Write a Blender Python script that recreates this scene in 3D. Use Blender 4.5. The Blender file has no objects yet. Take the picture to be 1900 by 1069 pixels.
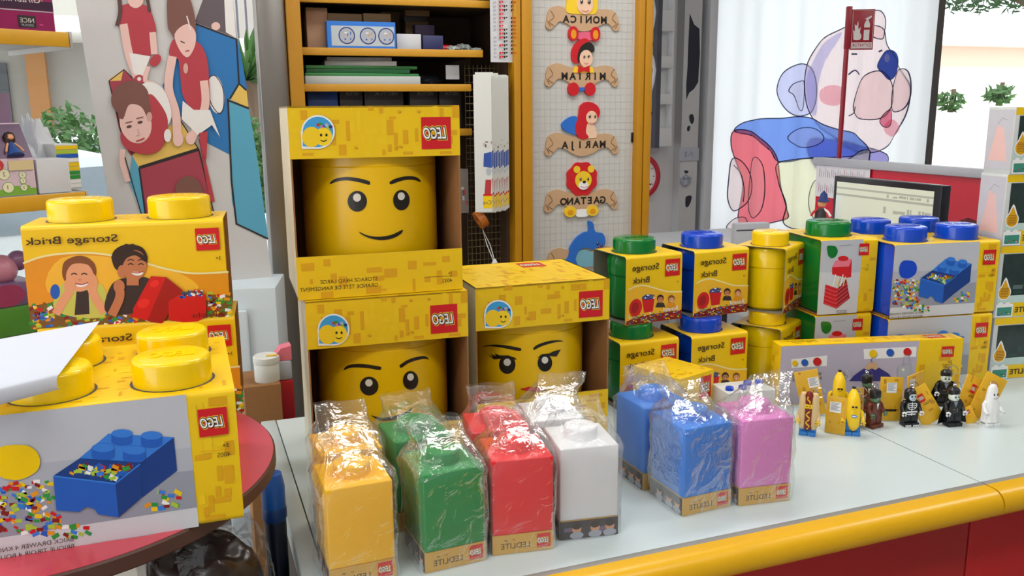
import bpy, bmesh, math, random
from mathutils import Vector as V3, Matrix, noise
C = bpy.context.scene.collection
S = bpy.context.scene
R_ = math.radians
ZC = 0.95                                   # height of the counter top; z below is measured from it

# ---------------------------------------------------------------- camera
CF, PIT, ROL, CH = 1618.0, R_(11.55), R_(0.48), 0.66
vu = V3((0, math.sin(PIT), math.cos(PIT))); vd = V3((0, math.cos(PIT), -math.sin(PIT)))
CR = V3((1, 0, 0)) * math.cos(ROL) - vu * math.sin(ROL)
CU = V3((1, 0, 0)) * math.sin(ROL) + vu * math.cos(ROL)
CO = V3((0, 0, CH))
cam = bpy.data.cameras.new('camera'); camo = bpy.data.objects.new('camera', cam); C.objects.link(camo)
cam.sensor_width = 36; cam.lens = 36 * CF / 1900; cam.clip_start = 0.05; cam.clip_end = 200
camo.matrix_world = Matrix(((CR.x, CU.x, -vd.x, 0), (CR.y, CU.y, -vd.y, 0), (CR.z, CU.z, -vd.z, CH + ZC), (0, 0, 0, 1)))
S.camera = camo
S.view_settings.view_transform = 'Standard'; S.view_settings.look = 'None'
S.view_settings.gamma = 1; S.view_settings.use_curve_mapping = False
S.view_settings.exposure = -0.12
# ---------------------------------------------------------------- sky, sun, ceiling lamps
W = bpy.data.worlds.new('sky'); S.world = W; W.use_nodes = True
bg = W.node_tree.nodes['Background']; bg.inputs[0].default_value = (0.93, 0.97, 1.0, 1); bg.inputs[1].default_value = 3.2
sl = bpy.data.lights.new('sun', 'SUN'); sl.energy = 4.5; sl.angle = R_(1); so = bpy.data.objects.new('sun', sl); C.objects.link(so)
sl.energy = 2.6; so.rotation_euler = V3((0.35, 0.75, -0.85)).to_track_quat('-Z', 'Y').to_euler()
RY = R_(20.5)
E1 = V3((math.cos(RY), math.sin(RY), 0)); E2 = V3((-math.sin(RY), math.cos(RY), 0)); EZ = V3((0, 0, 1))
def rm(s, t, z=0): return E1 * s + E2 * t + EZ * z      # room axes -> world
for s_, t_ in ((-0.9, 0.1), (1.0, 0.1), (-0.9, 1.9), (1.0, 1.9), (2.9, 1.0)):
    al = bpy.data.lights.new('ceiling_lamp', 'AREA'); al.shape = 'RECTANGLE'; al.size = 1.2; al.size_y = 0.35; al.energy = 17
    al.color = (1.0, 0.98, 0.94)
    ao = bpy.data.objects.new('ceiling_lamp', al); C.objects.link(ao)
    ao.location = rm(s_, t_, 1.86 + ZC); ao.rotation_euler = (0, 0, RY)

def ray(u, v): return vd + CR * ((u - 950) / CF) - CU * ((v - 534.5) / CF)
def atz(u, v, z): r = ray(u, v); return CO + r * ((z - CH) / r.z)
def aty(u, v, y): r = ray(u, v); return CO + r * (y / r.y)

# ---------------------------------------------------------------- materials
def lin(c):
    c = c / 255
    return c / 12.92 if c <= 0.04045 else ((c + 0.055) / 1.055) ** 2.4
MATS = {}
def M(name, rgb=None, rough=0.5, var=0.05, scale=40, bump=0.0, metal=0.0, emit=0.0, spec=0.5, trans=0.0):
    if name in MATS: return MATS[name]
    m = bpy.data.materials.new(name); m.use_nodes = True; nt = m.node_tree; b = nt.nodes['Principled BSDF']
    c = [lin(x) for x in rgb]
    b.inputs['Roughness'].default_value = rough; b.inputs['Metallic'].default_value = metal
    b.inputs['Specular IOR Level'].default_value = spec
    tc = nt.nodes.new('ShaderNodeTexCoord'); n = nt.nodes.new('ShaderNodeTexNoise'); n.inputs['Scale'].default_value = scale
    n.inputs['Detail'].default_value = 3
    nt.links.new(tc.outputs['Object'], n.inputs['Vector'])
    mx = nt.nodes.new('ShaderNodeMix'); mx.data_type = 'RGBA'
    mx.inputs[6].default_value = [x * (1 - var) for x in c] + [1]; mx.inputs[7].default_value = [min(1, x * (1 + var)) for x in c] + [1]
    nt.links.new(n.outputs['Fac'], mx.inputs[0]); nt.links.new(mx.outputs[2], b.inputs['Base Color'])
    if bump:
        bp = nt.nodes.new('ShaderNodeBump'); bp.inputs['Strength'].default_value = bump; bp.inputs['Distance'].default_value = 0.002
        nt.links.new(n.outputs['Fac'], bp.inputs['Height']); nt.links.new(bp.outputs[0], b.inputs['Normal'])
    if emit:
        nt.links.new(mx.outputs[2], b.inputs['Emission Color']); b.inputs['Emission Strength'].default_value = emit
    if trans:                                   # cloth or leaf: some light comes through
        tr = nt.nodes.new('ShaderNodeBsdfTranslucent'); nt.links.new(mx.outputs[2], tr.inputs['Color'])
        ms = nt.nodes.new('ShaderNodeMixShader'); ms.inputs[0].default_value = trans
        out = nt.nodes['Material Output']
        nt.links.new(b.outputs[0], ms.inputs[1]); nt.links.new(tr.outputs[0], ms.inputs[2]); nt.links.new(ms.outputs[0], out.inputs['Surface'])
    MATS[name] = m
    return m
def clear(name, tint, gloss_rough, milk, scale, bump, dist=0.004, ior=1.4, fk=1.0, fa=0.0, thin=False):
    m = bpy.data.materials.new(name); m.use_nodes = True; nt = m.node_tree; nt.nodes.remove(nt.nodes['Principled BSDF'])
    out = nt.nodes['Material Output']
    t = nt.nodes.new('ShaderNodeBsdfTransparent'); t.inputs[0].default_value = tint
    g = nt.nodes.new('ShaderNodeBsdfGlossy'); g.inputs['Roughness'].default_value = gloss_rough
    d = nt.nodes.new('ShaderNodeBsdfDiffuse'); d.inputs[0].default_value = (0.9, 0.9, 0.9, 1)
    fr = nt.nodes.new('ShaderNodeFresnel'); fr.inputs[0].default_value = ior
    m1 = nt.nodes.new('ShaderNodeMixShader'); m1.inputs[0].default_value = milk
    m2 = nt.nodes.new('ShaderNodeMixShader')
    nt.links.new(t.outputs[0], m1.inputs[1]); nt.links.new(d.outputs[0], m1.inputs[2])
    ma = nt.nodes.new('ShaderNodeMath'); ma.operation = 'MULTIPLY_ADD'; ma.inputs[1].default_value = fk; ma.inputs[2].default_value = fa
    nt.links.new(fr.outputs[0], ma.inputs[0]); nt.links.new(ma.outputs[0], m2.inputs[0]); nt.links.new(m1.outputs[0], m2.inputs[1]); nt.links.new(g.outputs[0], m2.inputs[2])
    if thin:                                    # a pane has no inner total reflection: same index from either side
        ge = nt.nodes.new('ShaderNodeNewGeometry'); mr = nt.nodes.new('ShaderNodeMapRange'); mr.inputs[3].default_value = ior; mr.inputs[4].default_value = 1 / ior
        nt.links.new(ge.outputs['Backfacing'], mr.inputs[0]); nt.links.new(mr.outputs[0], fr.inputs[0])
    if bump:
        tc = nt.nodes.new('ShaderNodeTexCoord'); n = nt.nodes.new('ShaderNodeTexNoise'); n.inputs['Scale'].default_value = scale
        n.inputs['Detail'].default_value = 4; n.inputs['Distortion'].default_value = 1.2
        nt.links.new(tc.outputs['Object'], n.inputs['Vector'])
        bp = nt.nodes.new('ShaderNodeBump'); bp.inputs['Strength'].default_value = bump; bp.inputs['Distance'].default_value = dist
        nt.links.new(n.outputs['Fac'], bp.inputs['Height'])
        nt.links.new(bp.outputs[0], g.inputs['Normal']); nt.links.new(bp.outputs[0], fr.inputs['Normal'])
    nt.links.new(m2.outputs[0], out.inputs['Surface']); MATS[name] = m
    return m
FILM = clear('clear_film', (0.985, 0.985, 0.985, 1), 0.13, 0.045, 30, 0.7, 0.008, 1.4, 0.35, 0.035)
WRAP = clear('shrink_wrap', (0.97, 0.97, 0.97, 1), 0.08, 0.0, 20, 0.5, 0.006, 1.45, 0.3, 0.01)
GLASS = clear('window_glass', (0.97, 0.99, 0.98, 1), 0.0, 0.0, 1, 0, 0, 1.3, 1.0, 0.0, True)

YEL = M('carton_yellow', (238, 196, 8), 0.36, 0.04); YE2 = M('carton_yellow_tone', (222, 164, 8), 0.38, 0.04)
YE3 = M('carton_yellow_light', (240, 200, 16), 0.38, 0.04)
BROWN = M('raw_cardboard', (150, 105, 62), 0.85, 0.12, 60, 0.2); GREYB = M('grey_cardboard', (128, 124, 112), 0.85, 0.08)
RED = M('print_red', (206, 20, 30), 0.4); WHT = M('print_white', (240, 240, 240), 0.45, 0.02); BLK = M('print_black', (24, 20, 18), 0.5, 0.02)
LOGY = M('print_logo_yellow', (245, 205, 50), 0.4); LGR = M('print_light_grey', (176, 180, 192), 0.45, 0.03); MGR = M('print_mid_grey', (148, 152, 166), 0.45, 0.03)
PBL = M('print_blue', (28, 92, 190), 0.4); PBD = M('print_blue_dark', (14, 58, 132), 0.4); PBL2 = M('print_blue_light', (52, 124, 218), 0.4)
PGR = M('print_green', (40, 150, 60), 0.4); PLI = M('print_lime', (172, 200, 60), 0.4); POR = M('print_orange', (228, 150, 20), 0.4)
SKIN = M('print_skin', (226, 160, 118), 0.5); SKI2 = M('print_skin_tan', (190, 120, 80), 0.5); HAIR = M('print_hair_dark', (46, 26, 18), 0.5)
HAI2 = M('print_hair_brown', (128, 74, 36), 0.5); TXT = M('print_brown_black', (56, 40, 20), 0.5); SKY = M('print_sky_blue', (60, 160, 220), 0.4)
PPK = M('print_pink', (232, 120, 140), 0.45); DGR = M('print_dark_grey', (70, 70, 80), 0.5); CRM = M('print_cream', (236, 222, 150), 0.45)
BRICKC = {'yellow': M('plastic_yellow', (246, 206, 0), 0.16, 0.02), 'blue': M('plastic_blue', (14, 70, 200), 0.16, 0.02), 'green': M('plastic_green', (0, 118, 42), 0.16, 0.02)}
MULTI = [RED, PBL, WHT, PGR, POR, PLI, YE3, PBL2, M('print_maroon', (130, 20, 20), 0.4)]

# ---------------------------------------------------------------- mesh builder
class MB:
    def __init__(s): s.bm = bmesh.new(); s.mats = []
    def mi(s, m):
        if m not in s.mats: s.mats.append(m)
        return s.mats.index(m)
    def take(s, fs, m):
        i = s.mi(m)
        for f in fs: f.material_index = i
    def poly(s, pts, m):
        f = s.bm.faces.new([s.bm.verts.new(p) for p in pts]); f.material_index = s.mi(m); return f
    def box(s, c, d, m, bev=0.0, seg=2, rot=None):
        r = bmesh.ops.create_cube(s.bm, size=1.0); vs = r['verts']
        for v in vs: v.co = V3((v.co.x * d[0], v.co.y * d[1], v.co.z * d[2]))
        fs = {f for v in vs for f in v.link_faces}
        if bev:
            es = list({e for v in vs for e in v.link_edges})
            r = bmesh.ops.bevel(s.bm, geom=es, offset=bev, segments=seg, affect='EDGES', profile=0.5)
            fs = {f for f in r['faces']} | {f for f in fs if f.is_valid}
            vs = list({v for f in fs for v in f.verts})
        for v in vs:
            if rot is not None: v.co = rot @ v.co
            v.co += V3(c)
        s.take([f for f in fs if f.is_valid], m); return vs
    def lathe(s, prof, m, c=(0, 0, 0), n=40, rot=None, sx=1.0, sy=1.0):
        c = V3(c); rings = []
        for r, z in prof:
            if r < 1e-6: rings.append([s.bm.verts.new((0, 0, z))])
            else: rings.append([s.bm.verts.new((r * sx * math.cos(2 * math.pi * k / n), r * sy * math.sin(2 * math.pi * k / n), z)) for k in range(n)])
        fs = []
        for a, b in zip(rings, rings[1:]):
            for k in range(n):
                q = [a[k % len(a)], a[(k + 1) % len(a)], b[(k + 1) % len(b)], b[k % len(b)]]
                q = list(dict.fromkeys(q))
                if len(q) > 2: fs.append(s.bm.faces.new(q))
        for rg in rings:
            for v in rg:
                if rot is not None: v.co = rot @ v.co
                v.co += c
        s.take(fs, m)
    def tube(s, pts, r, m, n=8, closed=False):
        pts = [V3(p) for p in pts]; rings = []
        for i, p in enumerate(pts):
            a = pts[i - 1] if i else (pts[-1] if closed else p); b = pts[(i + 1) % len(pts)] if (i < len(pts) - 1 or closed) else p
            d = (b - a).normalized(); up = V3((0, 0, 1)) if abs(d.z) < 0.9 else V3((1, 0, 0))
            x = d.cross(up).normalized(); y = x.cross(d); rr = r[i] if isinstance(r, (list, tuple)) else r
            rings.append([s.bm.verts.new(p + (x * math.cos(2 * math.pi * k / n) + y * math.sin(2 * math.pi * k / n)) * rr) for k in range(n)])
        fs = []
        seq = list(zip(rings, rings[1:])) + ([(rings[-1], rings[0])] if closed else [])
        for a, b in seq:
            for k in range(n): fs.append(s.bm.faces.new((a[k], a[(k + 1) % n], b[(k + 1) % n], b[k])))
        if not closed: fs += [s.bm.faces.new(rings[0]), s.bm.faces.new(rings[-1][::-1])]
        s.take(fs, m)
    def prism(s, pts, o, ex, ey, depth, m, m2=None):      # polygon in the plane (o, ex, ey), thickened backwards along the normal
        o, ex, ey = V3(o), V3(ex), V3(ey); n = ex.cross(ey)
        a = [s.bm.verts.new(o + ex * p[0] + ey * p[1]) for p in pts]; b = [s.bm.verts.new(v.co - n * depth) for v in a]
        f0 = s.bm.faces.new(a); f1 = s.bm.faces.new(b[::-1]); fs = [f1]
        for k in range(len(a)): fs.append(s.bm.faces.new((a[k], b[k], b[(k + 1) % len(a)], a[(k + 1) % len(a)])))
        f0.material_index = s.mi(m); s.take(fs, m2 or m)
    def sleeve(s, w, d, h, m, mi, t=0.0015, r=0.008):      # cardboard wrap: front, top, back, bottom; open at both sides
        def loop(k, rr):
            out = []
            for cy, cz, a0 in ((d - rr - k, rr + k, -90), (d - rr - k, h - rr - k, 0), (rr + k, h - rr - k, 90), (rr + k, rr + k, 180)):
                for q in range(5):
                    a = R_(a0 + q * 22.5); out.append((cy + rr * math.cos(a), cz + rr * math.sin(a)))
            return out
        A, B = loop(0, r), loop(t, r - t); n = len(A); vv = []
        for x in (-w / 2, w / 2): vv.append(([s.bm.verts.new((x, y, z)) for y, z in A], [s.bm.verts.new((x, y, z)) for y, z in B]))
        fo, fi = [], []
        for k in range(n):
            j = (k + 1) % n
            fo.append(s.bm.faces.new((vv[0][0][k], vv[0][0][j], vv[1][0][j], vv[1][0][k]))); fi.append(s.bm.faces.new((vv[0][1][j], vv[0][1][k], vv[1][1][k], vv[1][1][j])))
            fi.append(s.bm.faces.new((vv[0][0][j], vv[0][0][k], vv[0][1][k], vv[0][1][j]))); fi.append(s.bm.faces.new((vv[1][0][k], vv[1][0][j], vv[1][1][j], vv[1][1][k])))
        s.take(fo, m); s.take(fi, mi)
    def build(s, name, parent=None, loc=(0, 0, 0), yaw=0.0, smooth=35, recalc=True):
        if recalc: bmesh.ops.recalc_face_normals(s.bm, faces=s.bm.faces)
        me = bpy.data.meshes.new(name); s.bm.to_mesh(me); s.bm.free()
        for m in s.mats: me.materials.append(m)
        if smooth:
            me.polygons.foreach_set('use_smooth', [True] * len(me.polygons)); me.set_sharp_from_angle(angle=R_(smooth))
        return put(me, name, parent, loc, yaw)
def put(me, name, parent=None, loc=(0, 0, 0), yaw=0.0):
    o = bpy.data.objects.new(name, me); C.objects.link(o)
    if parent: o.parent = parent
    o.location = V3(loc) + (V3((0, 0, 0)) if parent else V3((0, 0, ZC))); o.rotation_euler = (0, 0, yaw)
    return o
def tag(o, label, cat, group=None):
    o['label'] = label; o['category'] = cat
    if group: o['group'] = group
    return o
RT = {}
def thing(name, label, cat, loc, yaw=0.0, group=None):
    o = bpy.data.objects.new(name, None); C.objects.link(o); o.empty_display_size = 0.05
    o.location = V3(loc) + V3((0, 0, ZC)); o.rotation_euler = (0, 0, yaw)
    tag(o, label, cat, group); RT[o.name] = (V3(loc), yaw)
    return o
def struct(mb, name, loc=(0, 0, 0), yaw=0.0, **k):
    o = mb.build(name, None, loc, yaw, **k); o['kind'] = 'structure'; return o
def kids(o): return [c for c in bpy.data.objects if c.parent == o]
def copy_tree(o, loc, yaw, label, swap=None, skip=(), group=None):
    def cp(x, p):
        c = x.copy(); C.objects.link(c)
        if p is not None: c.parent = p
        if swap and x.data and x.type == 'MESH':
            for i, sl in enumerate(c.material_slots):
                if sl.material in swap: sl.link = 'OBJECT'; sl.material = swap[x.data.materials[i]]
        for k in TREE[x.name] if x.name in TREE else kids(x):
            if k.name.split('.')[0] not in skip: cp(k, c)
        return c
    r = cp(o, None); r.location = V3(loc) + V3((0, 0, ZC)); r.rotation_euler = (0, 0, yaw); r['label'] = label
    if group: r['group'] = group
    RT[r.name] = (V3(loc), yaw)
    return r
TREE = {}

# ---------------------------------------------------------------- flat printing: shapes laid on a face, a fraction of a millimetre apart
_tx = {}
def text_mesh(s):
    if s not in _tx:
        cu = bpy.data.curves.new('t', 'FONT'); cu.body = s; cu.size = 1; cu.resolution_u = 3; ob = bpy.data.objects.new('t', cu)
        C.objects.link(ob); dg = bpy.context.evaluated_depsgraph_get()
        me = bpy.data.meshes.new_from_object(ob.evaluated_get(dg))
        _tx[s] = ([(v.co.x, v.co.y) for v in me.vertices], [tuple(p.vertices) for p in me.polygons])
        bpy.data.meshes.remove(me); bpy.data.objects.remove(ob); bpy.data.curves.remove(cu)
    return _tx[s]
def bold_text(s, off):
    k = (s, off)
    if k not in _tx:
        cu = bpy.data.curves.new('t', 'FONT'); cu.body = s; cu.size = 1; cu.resolution_u = 3; cu.offset = off; ob = bpy.data.objects.new('t', cu)
        C.objects.link(ob); dg = bpy.context.evaluated_depsgraph_get()
        me = bpy.data.meshes.new_from_object(ob.evaluated_get(dg))
        _tx[k] = ([(v.co.x, v.co.y) for v in me.vertices], [tuple(p.vertices) for p in me.polygons])
        bpy.data.meshes.remove(me); bpy.data.objects.remove(ob); bpy.data.curves.remove(cu)
    return _tx[k]
def spline(pts, n=6, closed=True):
    P = [V3((p[0], p[1], 0)) for p in pts]; L = len(P); out = []
    for i in range(L if closed else L - 1):
        if closed: a, b, c, d = P[i - 1], P[i], P[(i + 1) % L], P[(i + 2) % L]
        else: a, b, c, d = P[max(i - 1, 0)], P[i], P[i + 1], P[min(i + 2, L - 1)]
        for k in range(n):
            t = k / n
            q = 0.5 * ((2 * b) + (c - a) * t + (2 * a - 5 * b + 4 * c - d) * t * t + (3 * b - a - 3 * c + d) * t ** 3)
            out.append((q.x, q.y))
    if not closed: out.append((P[-1].x, P[-1].y))
    return out
class Deco:
    def __init__(s, root, o, ex, ey, zoom=None, cyl=None, base=0.0003, step=0.00006, cut=None, warp=None):
        s.root = root; s.o = V3(o); s.ex = V3(ex); s.ey = V3(ey); s.n = s.ex.cross(s.ey); s.zoom = zoom; s.cyl = cyl
        s.items = []; s.lay = 0; s.lim = None; s.base = base; s.step = step; s.cut = cut; s.warp = warp
        loc, yaw = RT[root.name] if root is not None else (V3((0, 0, 0)), 0.0)
        s.Mx = Matrix.Translation(loc) @ Matrix.Rotation(yaw, 4, 'Z'); s.inv = s.Mx.inverted()
    def T(s, x, y):                        # picture position in a zoomed view -> position on the face
        if s.zoom is None: return (x, y)
        zx, zy, k = s.zoom; return s.px(zx + x / k, zy + y / k)
    def px(s, u, v):
        o = s.inv @ CO; d = (s.inv.to_3x3() @ ray(u, v))
        if s.cyl:                          # upright cylinder: (centre x, centre y, radius) -> (arc length, height)
            cx, cy, r = s.cyl; ax, ay = o.x - cx, o.y - cy
            A = d.x ** 2 + d.y ** 2; B = ax * d.x + ay * d.y; k = (-B - math.sqrt(max(0, B * B - A * (ax * ax + ay * ay - r * r)))) / A
            p = o + d * k; return (math.atan2(p.x - cx, -(p.y - cy)) * r, p.z)
        k = (s.o - o).dot(s.n) / d.dot(s.n); p = o + d * k - s.o
        return (p.dot(s.ex), p.dot(s.ey))
    def P3(s, a, b, off):
        if s.cyl:
            cx, cy, r = s.cyl; th = a / r; return V3((cx + (r + off) * math.sin(th), cy - (r + off) * math.cos(th), b))
        w = s.warp(a, b) if s.warp else 0.0
        return s.o + s.ex * a + s.ey * b + s.n * (off + w)
    def add(s, verts, faces, m): s.items.append((verts, faces, m, s.lay)); s.lay += 1
    def poly(s, pts, m, sm=0):
        if sm: pts = spline(pts, sm)
        s.add([s.T(*p) for p in pts], [tuple(range(len(pts)))], m)
    def ell(s, cx, cy, rx, ry, m, rot=0, n=28, a0=0, a1=360):
        c, q = math.cos(R_(rot)), math.sin(R_(rot)); full = a1 - a0 >= 360; N = n if full else n + 1
        pts = []
        for k in range(N):
            t = R_(a0 + (a1 - a0) * k / n); x, y = rx * math.cos(t), ry * math.sin(t); pts.append((cx + c * x - q * y, cy + q * x + c * y))
        s.poly(pts, m)
    def stroke(s, pts, w, m, sm=0, taper=False):
        if sm: pts = spline(pts, sm, False)
        L, Rr = [], []; N = len(pts)
        for i, p in enumerate(pts):
            a = pts[max(i - 1, 0)]; b = pts[min(i + 1, N - 1)]; dx, dy = b[0] - a[0], b[1] - a[1]; l = math.hypot(dx, dy) or 1
            ww = w / 2 * (max(0.15, math.sin(math.pi * (i + 0.3) / (N - 0.4))) if taper else 1)
            L.append((p[0] - dy / l * ww, p[1] + dx / l * ww)); Rr.append((p[0] + dy / l * ww, p[1] - dx / l * ww))
        v = [s.T(*p) for p in L + Rr]; s.add(v, [(i, i + 1, N + i + 1, N + i) for i in range(N - 1)], m)
    def outline(s, pts, w, m, sm=6): p = spline(pts, sm); s.stroke(p + [p[0], p[1]], w, m)
    def rect(s, x0, y0, x1, y1, m): s.poly([(x0, y0), (x1, y0), (x1, y1), (x0, y1)], m)
    def k(s, x, y): a, b = s.T(x, y), s.T(x, y + 4); return math.hypot(a[0] - b[0], a[1] - b[1]) / 4
    def text(s, t, x, y, h, m, width=None, mirror=True, shear=0.0, off=0.0, up=(0, 1), loc=False, align='l', asp=1.0):
        # (x, y): where the first letter's baseline starts; mirrored writing runs to the left; h: capital height
        vs, fs = bold_text(t, off) if off else text_mesh(t)
        a0, b0 = (x, y) if loc else s.T(x, y); kk = 1.0 if loc or s.zoom is None else s.k(x, y)
        sc = h * kk / 0.69; sx = sc * asp; x1 = max(v[0] for v in vs)
        if width:
            kw = 1.0
            if not (loc or s.zoom is None): kw = abs(s.T(x + 4, y)[0] - s.T(x, y)[0]) / 4
            sx = width * kw / x1
        ux, uy = up; q = -1 if mirror else 1; sh = {'l': 0, 'c': x1 / 2, 'r': x1}[align]
        out = []
        for vx, vy in vs:
            xx = q * (vx - sh + shear * vy) * sx; yy = vy * sc; out.append((a0 + xx * uy + yy * ux, b0 - xx * ux * 1 + yy * uy) if ux else (a0 + xx, b0 + yy))
        s.add(out, fs, m)
    def logo(s, x0, y0, x1, y1):           # red square with slanted white letters, black and yellow edged, as printed (mirrored)
        p, q = s.T(x0, y0), s.T(x1, y1); a = (p[0], q[1]); w, h = q[0] - p[0], p[1] - q[1]; s.add([a, (q[0], a[1]), (q[0], p[1]), p], [(0, 1, 2, 3)], RED)
        for off, m in ((0.13, LOGY), (0.085, BLK), (0.02, WHT)):
            s.text('LEGO', a[0] + w * 0.465, a[1] + h * 0.33, h * 0.34, m, width=None, shear=0.22, off=off, loc=True, align='c', asp=w * 0.80 / 2.62 / (h * 0.34 / 0.69))
    def rects(s, x0, y0, x1, y1, n, mats, seed, sz=(0.006, 0.022)):
        rg = random.Random(seed); got = []
        for _ in range(n):
            w, h = rg.uniform(*sz), rg.uniform(*sz)
            if rg.random() < 0.5: w *= 0.45
            else: h *= 0.45
            x, y = rg.uniform(x0, x1 - w), rg.uniform(y0, max(y0, y1 - h)); h = min(h, y1 - y)
            if any(x < b[2] + 1e-5 and b[0] < x + w + 1e-5 and y < b[3] + 1e-5 and b[1] < y + h + 1e-5 for b in got): continue
            got.append((x, y, x + w, y + h))
            s.add([(x, y), (x + w, y), (x + w, y + h), (x, y + h)], [(0, 1, 2, 3)], rg.choice(mats)); s.lay -= 1
        s.lay += 1
    def scatter(s, poly, n, mats, seed, size, asp=0.55):          # little printed bricks inside a polygon (picture units)
        rg = random.Random(seed); xs = [p[0] for p in poly]; ys = [p[1] for p in poly]; done = 0; l0 = s.lay
        def ins(x, y):
            c = False; j = len(poly) - 1
            for i in range(len(poly)):
                if (poly[i][1] > y) != (poly[j][1] > y) and x < (poly[j][0] - poly[i][0]) * (y - poly[i][1]) / (poly[j][1] - poly[i][1]) + poly[i][0]: c = not c
                j = i
            return c
        tries = 0
        while done < n and tries < n * 30:
            tries += 1; x, y = rg.uniform(min(xs), max(xs)), rg.uniform(min(ys), max(ys))
            if not ins(x, y) or (s.lim and not s.lim[0] < s.T(x, y)[0] < s.lim[1]): continue
            a = rg.uniform(-0.6, 0.6); w = size * rg.uniform(0.7, 1.3); h = w * asp; c, q = math.cos(a), math.sin(a)
            s.add([s.T(x + c * i * w - q * j * h, y + q * i * w + c * j * h) for i, j in ((-.5, -.5), (.5, -.5), (.5, .5), (-.5, .5))], [(0, 1, 2, 3)], rg.choice(mats)); s.lay = l0 + (done % 12) * .3; done += 1
        s.lay = int(l0 + 3.3) + 1
    def kid(s, x, y, r, skin, hair, shirt, grin=True):             # a printed child's head and shoulders
        s.poly([(x - 1.5 * r, y + 2.6 * r), (x - 1.1 * r, y + 1.3 * r), (x, y + r), (x + 1.1 * r, y + 1.3 * r), (x + 1.5 * r, y + 2.6 * r)], shirt)
        s.rect(x - .35 * r, y + .6 * r, x + .35 * r, y + 1.25 * r, skin)
        s.ell(x, y - .15 * r, 1.06 * r, 1.15 * r, hair); s.ell(x, y + .1 * r, .85 * r, r, skin)
        s.poly([(x - .9 * r, y - .1 * r), (x - .7 * r, y - .9 * r), (x, y - 1.1 * r), (x + .7 * r, y - .9 * r), (x + .9 * r, y - .1 * r), (x + .5 * r, y - .5 * r), (x, y - .6 * r), (x - .5 * r, y - .45 * r)], hair)
        for q in (-.35, .35): s.ell(x + q * r, y + .02 * r, .13 * r, .07 * r, HAIR, n=10)
        if grin: s.ell(x, y + .5 * r, .36 * r, .2 * r, WHT, a0=0, a1=180, n=10); s.stroke([(x - .38 * r, y + .5 * r), (x, y + .53 * r), (x + .38 * r, y + .5 * r)], .07 * r, M('print_lip', (170, 70, 60)))
    def build(s, name, parent=None):
        bm = bmesh.new(); mats = []
        for vs, fs, m, lay in s.items:
            if m not in mats: mats.append(m)
            i = mats.index(m); off = s.base + s.step * lay
            if s.cut:
                b2 = bmesh.new(); vv = [b2.verts.new((a, b, 0)) for a, b in vs]
                for f in fs:
                    try: b2.faces.new([vv[q] for q in f])
                    except ValueError: pass
                bmesh.ops.triangulate(b2, faces=b2.faces); xs = [a for a, b in vs]; q = math.floor(min(xs) / s.cut) + 1
                while q * s.cut < max(xs):
                    bmesh.ops.bisect_plane(b2, geom=list(b2.verts) + list(b2.edges) + list(b2.faces), plane_co=(q * s.cut, 0, 0), plane_no=(1, 0, 0)); q += 1
                b2.verts.index_update(); vs = [(v.co.x, v.co.y) for v in b2.verts]; fs = [tuple(v.index for v in f.verts) for f in b2.faces]; b2.free()
            v3 = [bm.verts.new(s.P3(a, b, off)) for a, b in vs]
            for f in fs:
                try: ff = bm.faces.new([v3[q] for q in f]); ff.material_index = i
                except ValueError: pass
        bmesh.ops.recalc_face_normals(bm, faces=[])
        for f in bm.faces:
            f.normal_update()
            if not s.cyl and f.normal.dot(s.n) < 0: f.normal_flip()
        me = bpy.data.meshes.new(name); bm.to_mesh(me); bm.free()
        for m in mats: me.materials.append(m)
        return put(me, name, parent if parent is not None else s.root)
X3, Y3, Z3 = (1, 0, 0), (0, 1, 0), (0, 0, 1)
def front(root, w, zoom=None, y=0.0, **k): return Deco(root, (0, y, 0), X3, Z3, zoom, **k)
def topf(root, h, zoom=None, **k): return Deco(root, (0, 0, h), X3, Y3, zoom, **k)

# ================================================================ the room
def rbox(mb, s0, s1, t0, t1, z0, z1, m, bev=0): mb.box(((s0 + s1) / 2, (t0 + t1) / 2, (z0 + z1) / 2), (s1 - s0, t1 - t0, z1 - z0), m, bev)
WALL = M('wall_paint', (214, 214, 216), 0.8, 0.02, 8, 0.05); FLOORM = M('floor_tile', (150, 140, 128), 0.35, 0.1, 3)
CEILM = M('ceiling_panel', (235, 235, 232), 0.9, 0.02); STEEL = M('brushed_metal', (150, 146, 142), 0.32, 0.08, 5, 0, 0.9)
WFR = M('window_frame_grey', (88, 82, 80), 0.4, 0.05); WFRW = M('frame_white', (205, 206, 212), 0.4, 0.02)
m = MB(); rbox(m, -4.5, 6.5, -3.5, 4.1, -ZC - 0.1, -ZC, FLOORM); struct(m, 'floor', yaw=RY)
m = MB(); rbox(m, -4.5, 6.5, -3.5, 4.3, 1.9, 2.05, CEILM); struct(m, 'ceiling', yaw=RY)
m = MB(); rbox(m, -4.5, 6.5, -3.6, -3.5, -ZC, 1.9, WALL); struct(m, 'wall_front', yaw=RY)
m = MB(); rbox(m, 6.5, 6.6, -3.5, 4.1, -ZC, 1.9, WALL); struct(m, 'wall_side', yaw=RY)
m = MB(); rbox(m, 1.5, 2.53, 4.0, 4.12, -ZC, 1.9, WALL); struct(m, 'wall_back', yaw=RY)
m = MB(); rbox(m, 0.95, 6.5, 4.12, 4.24, -ZC, -0.05, WALL); struct(m, 'wall_right', yaw=RY)
m = MB(); rbox(m, -4.5, 0.2, 3.3, 3.4, -ZC, -0.85, WALL); struct(m, 'wall_left', yaw=RY)
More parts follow.
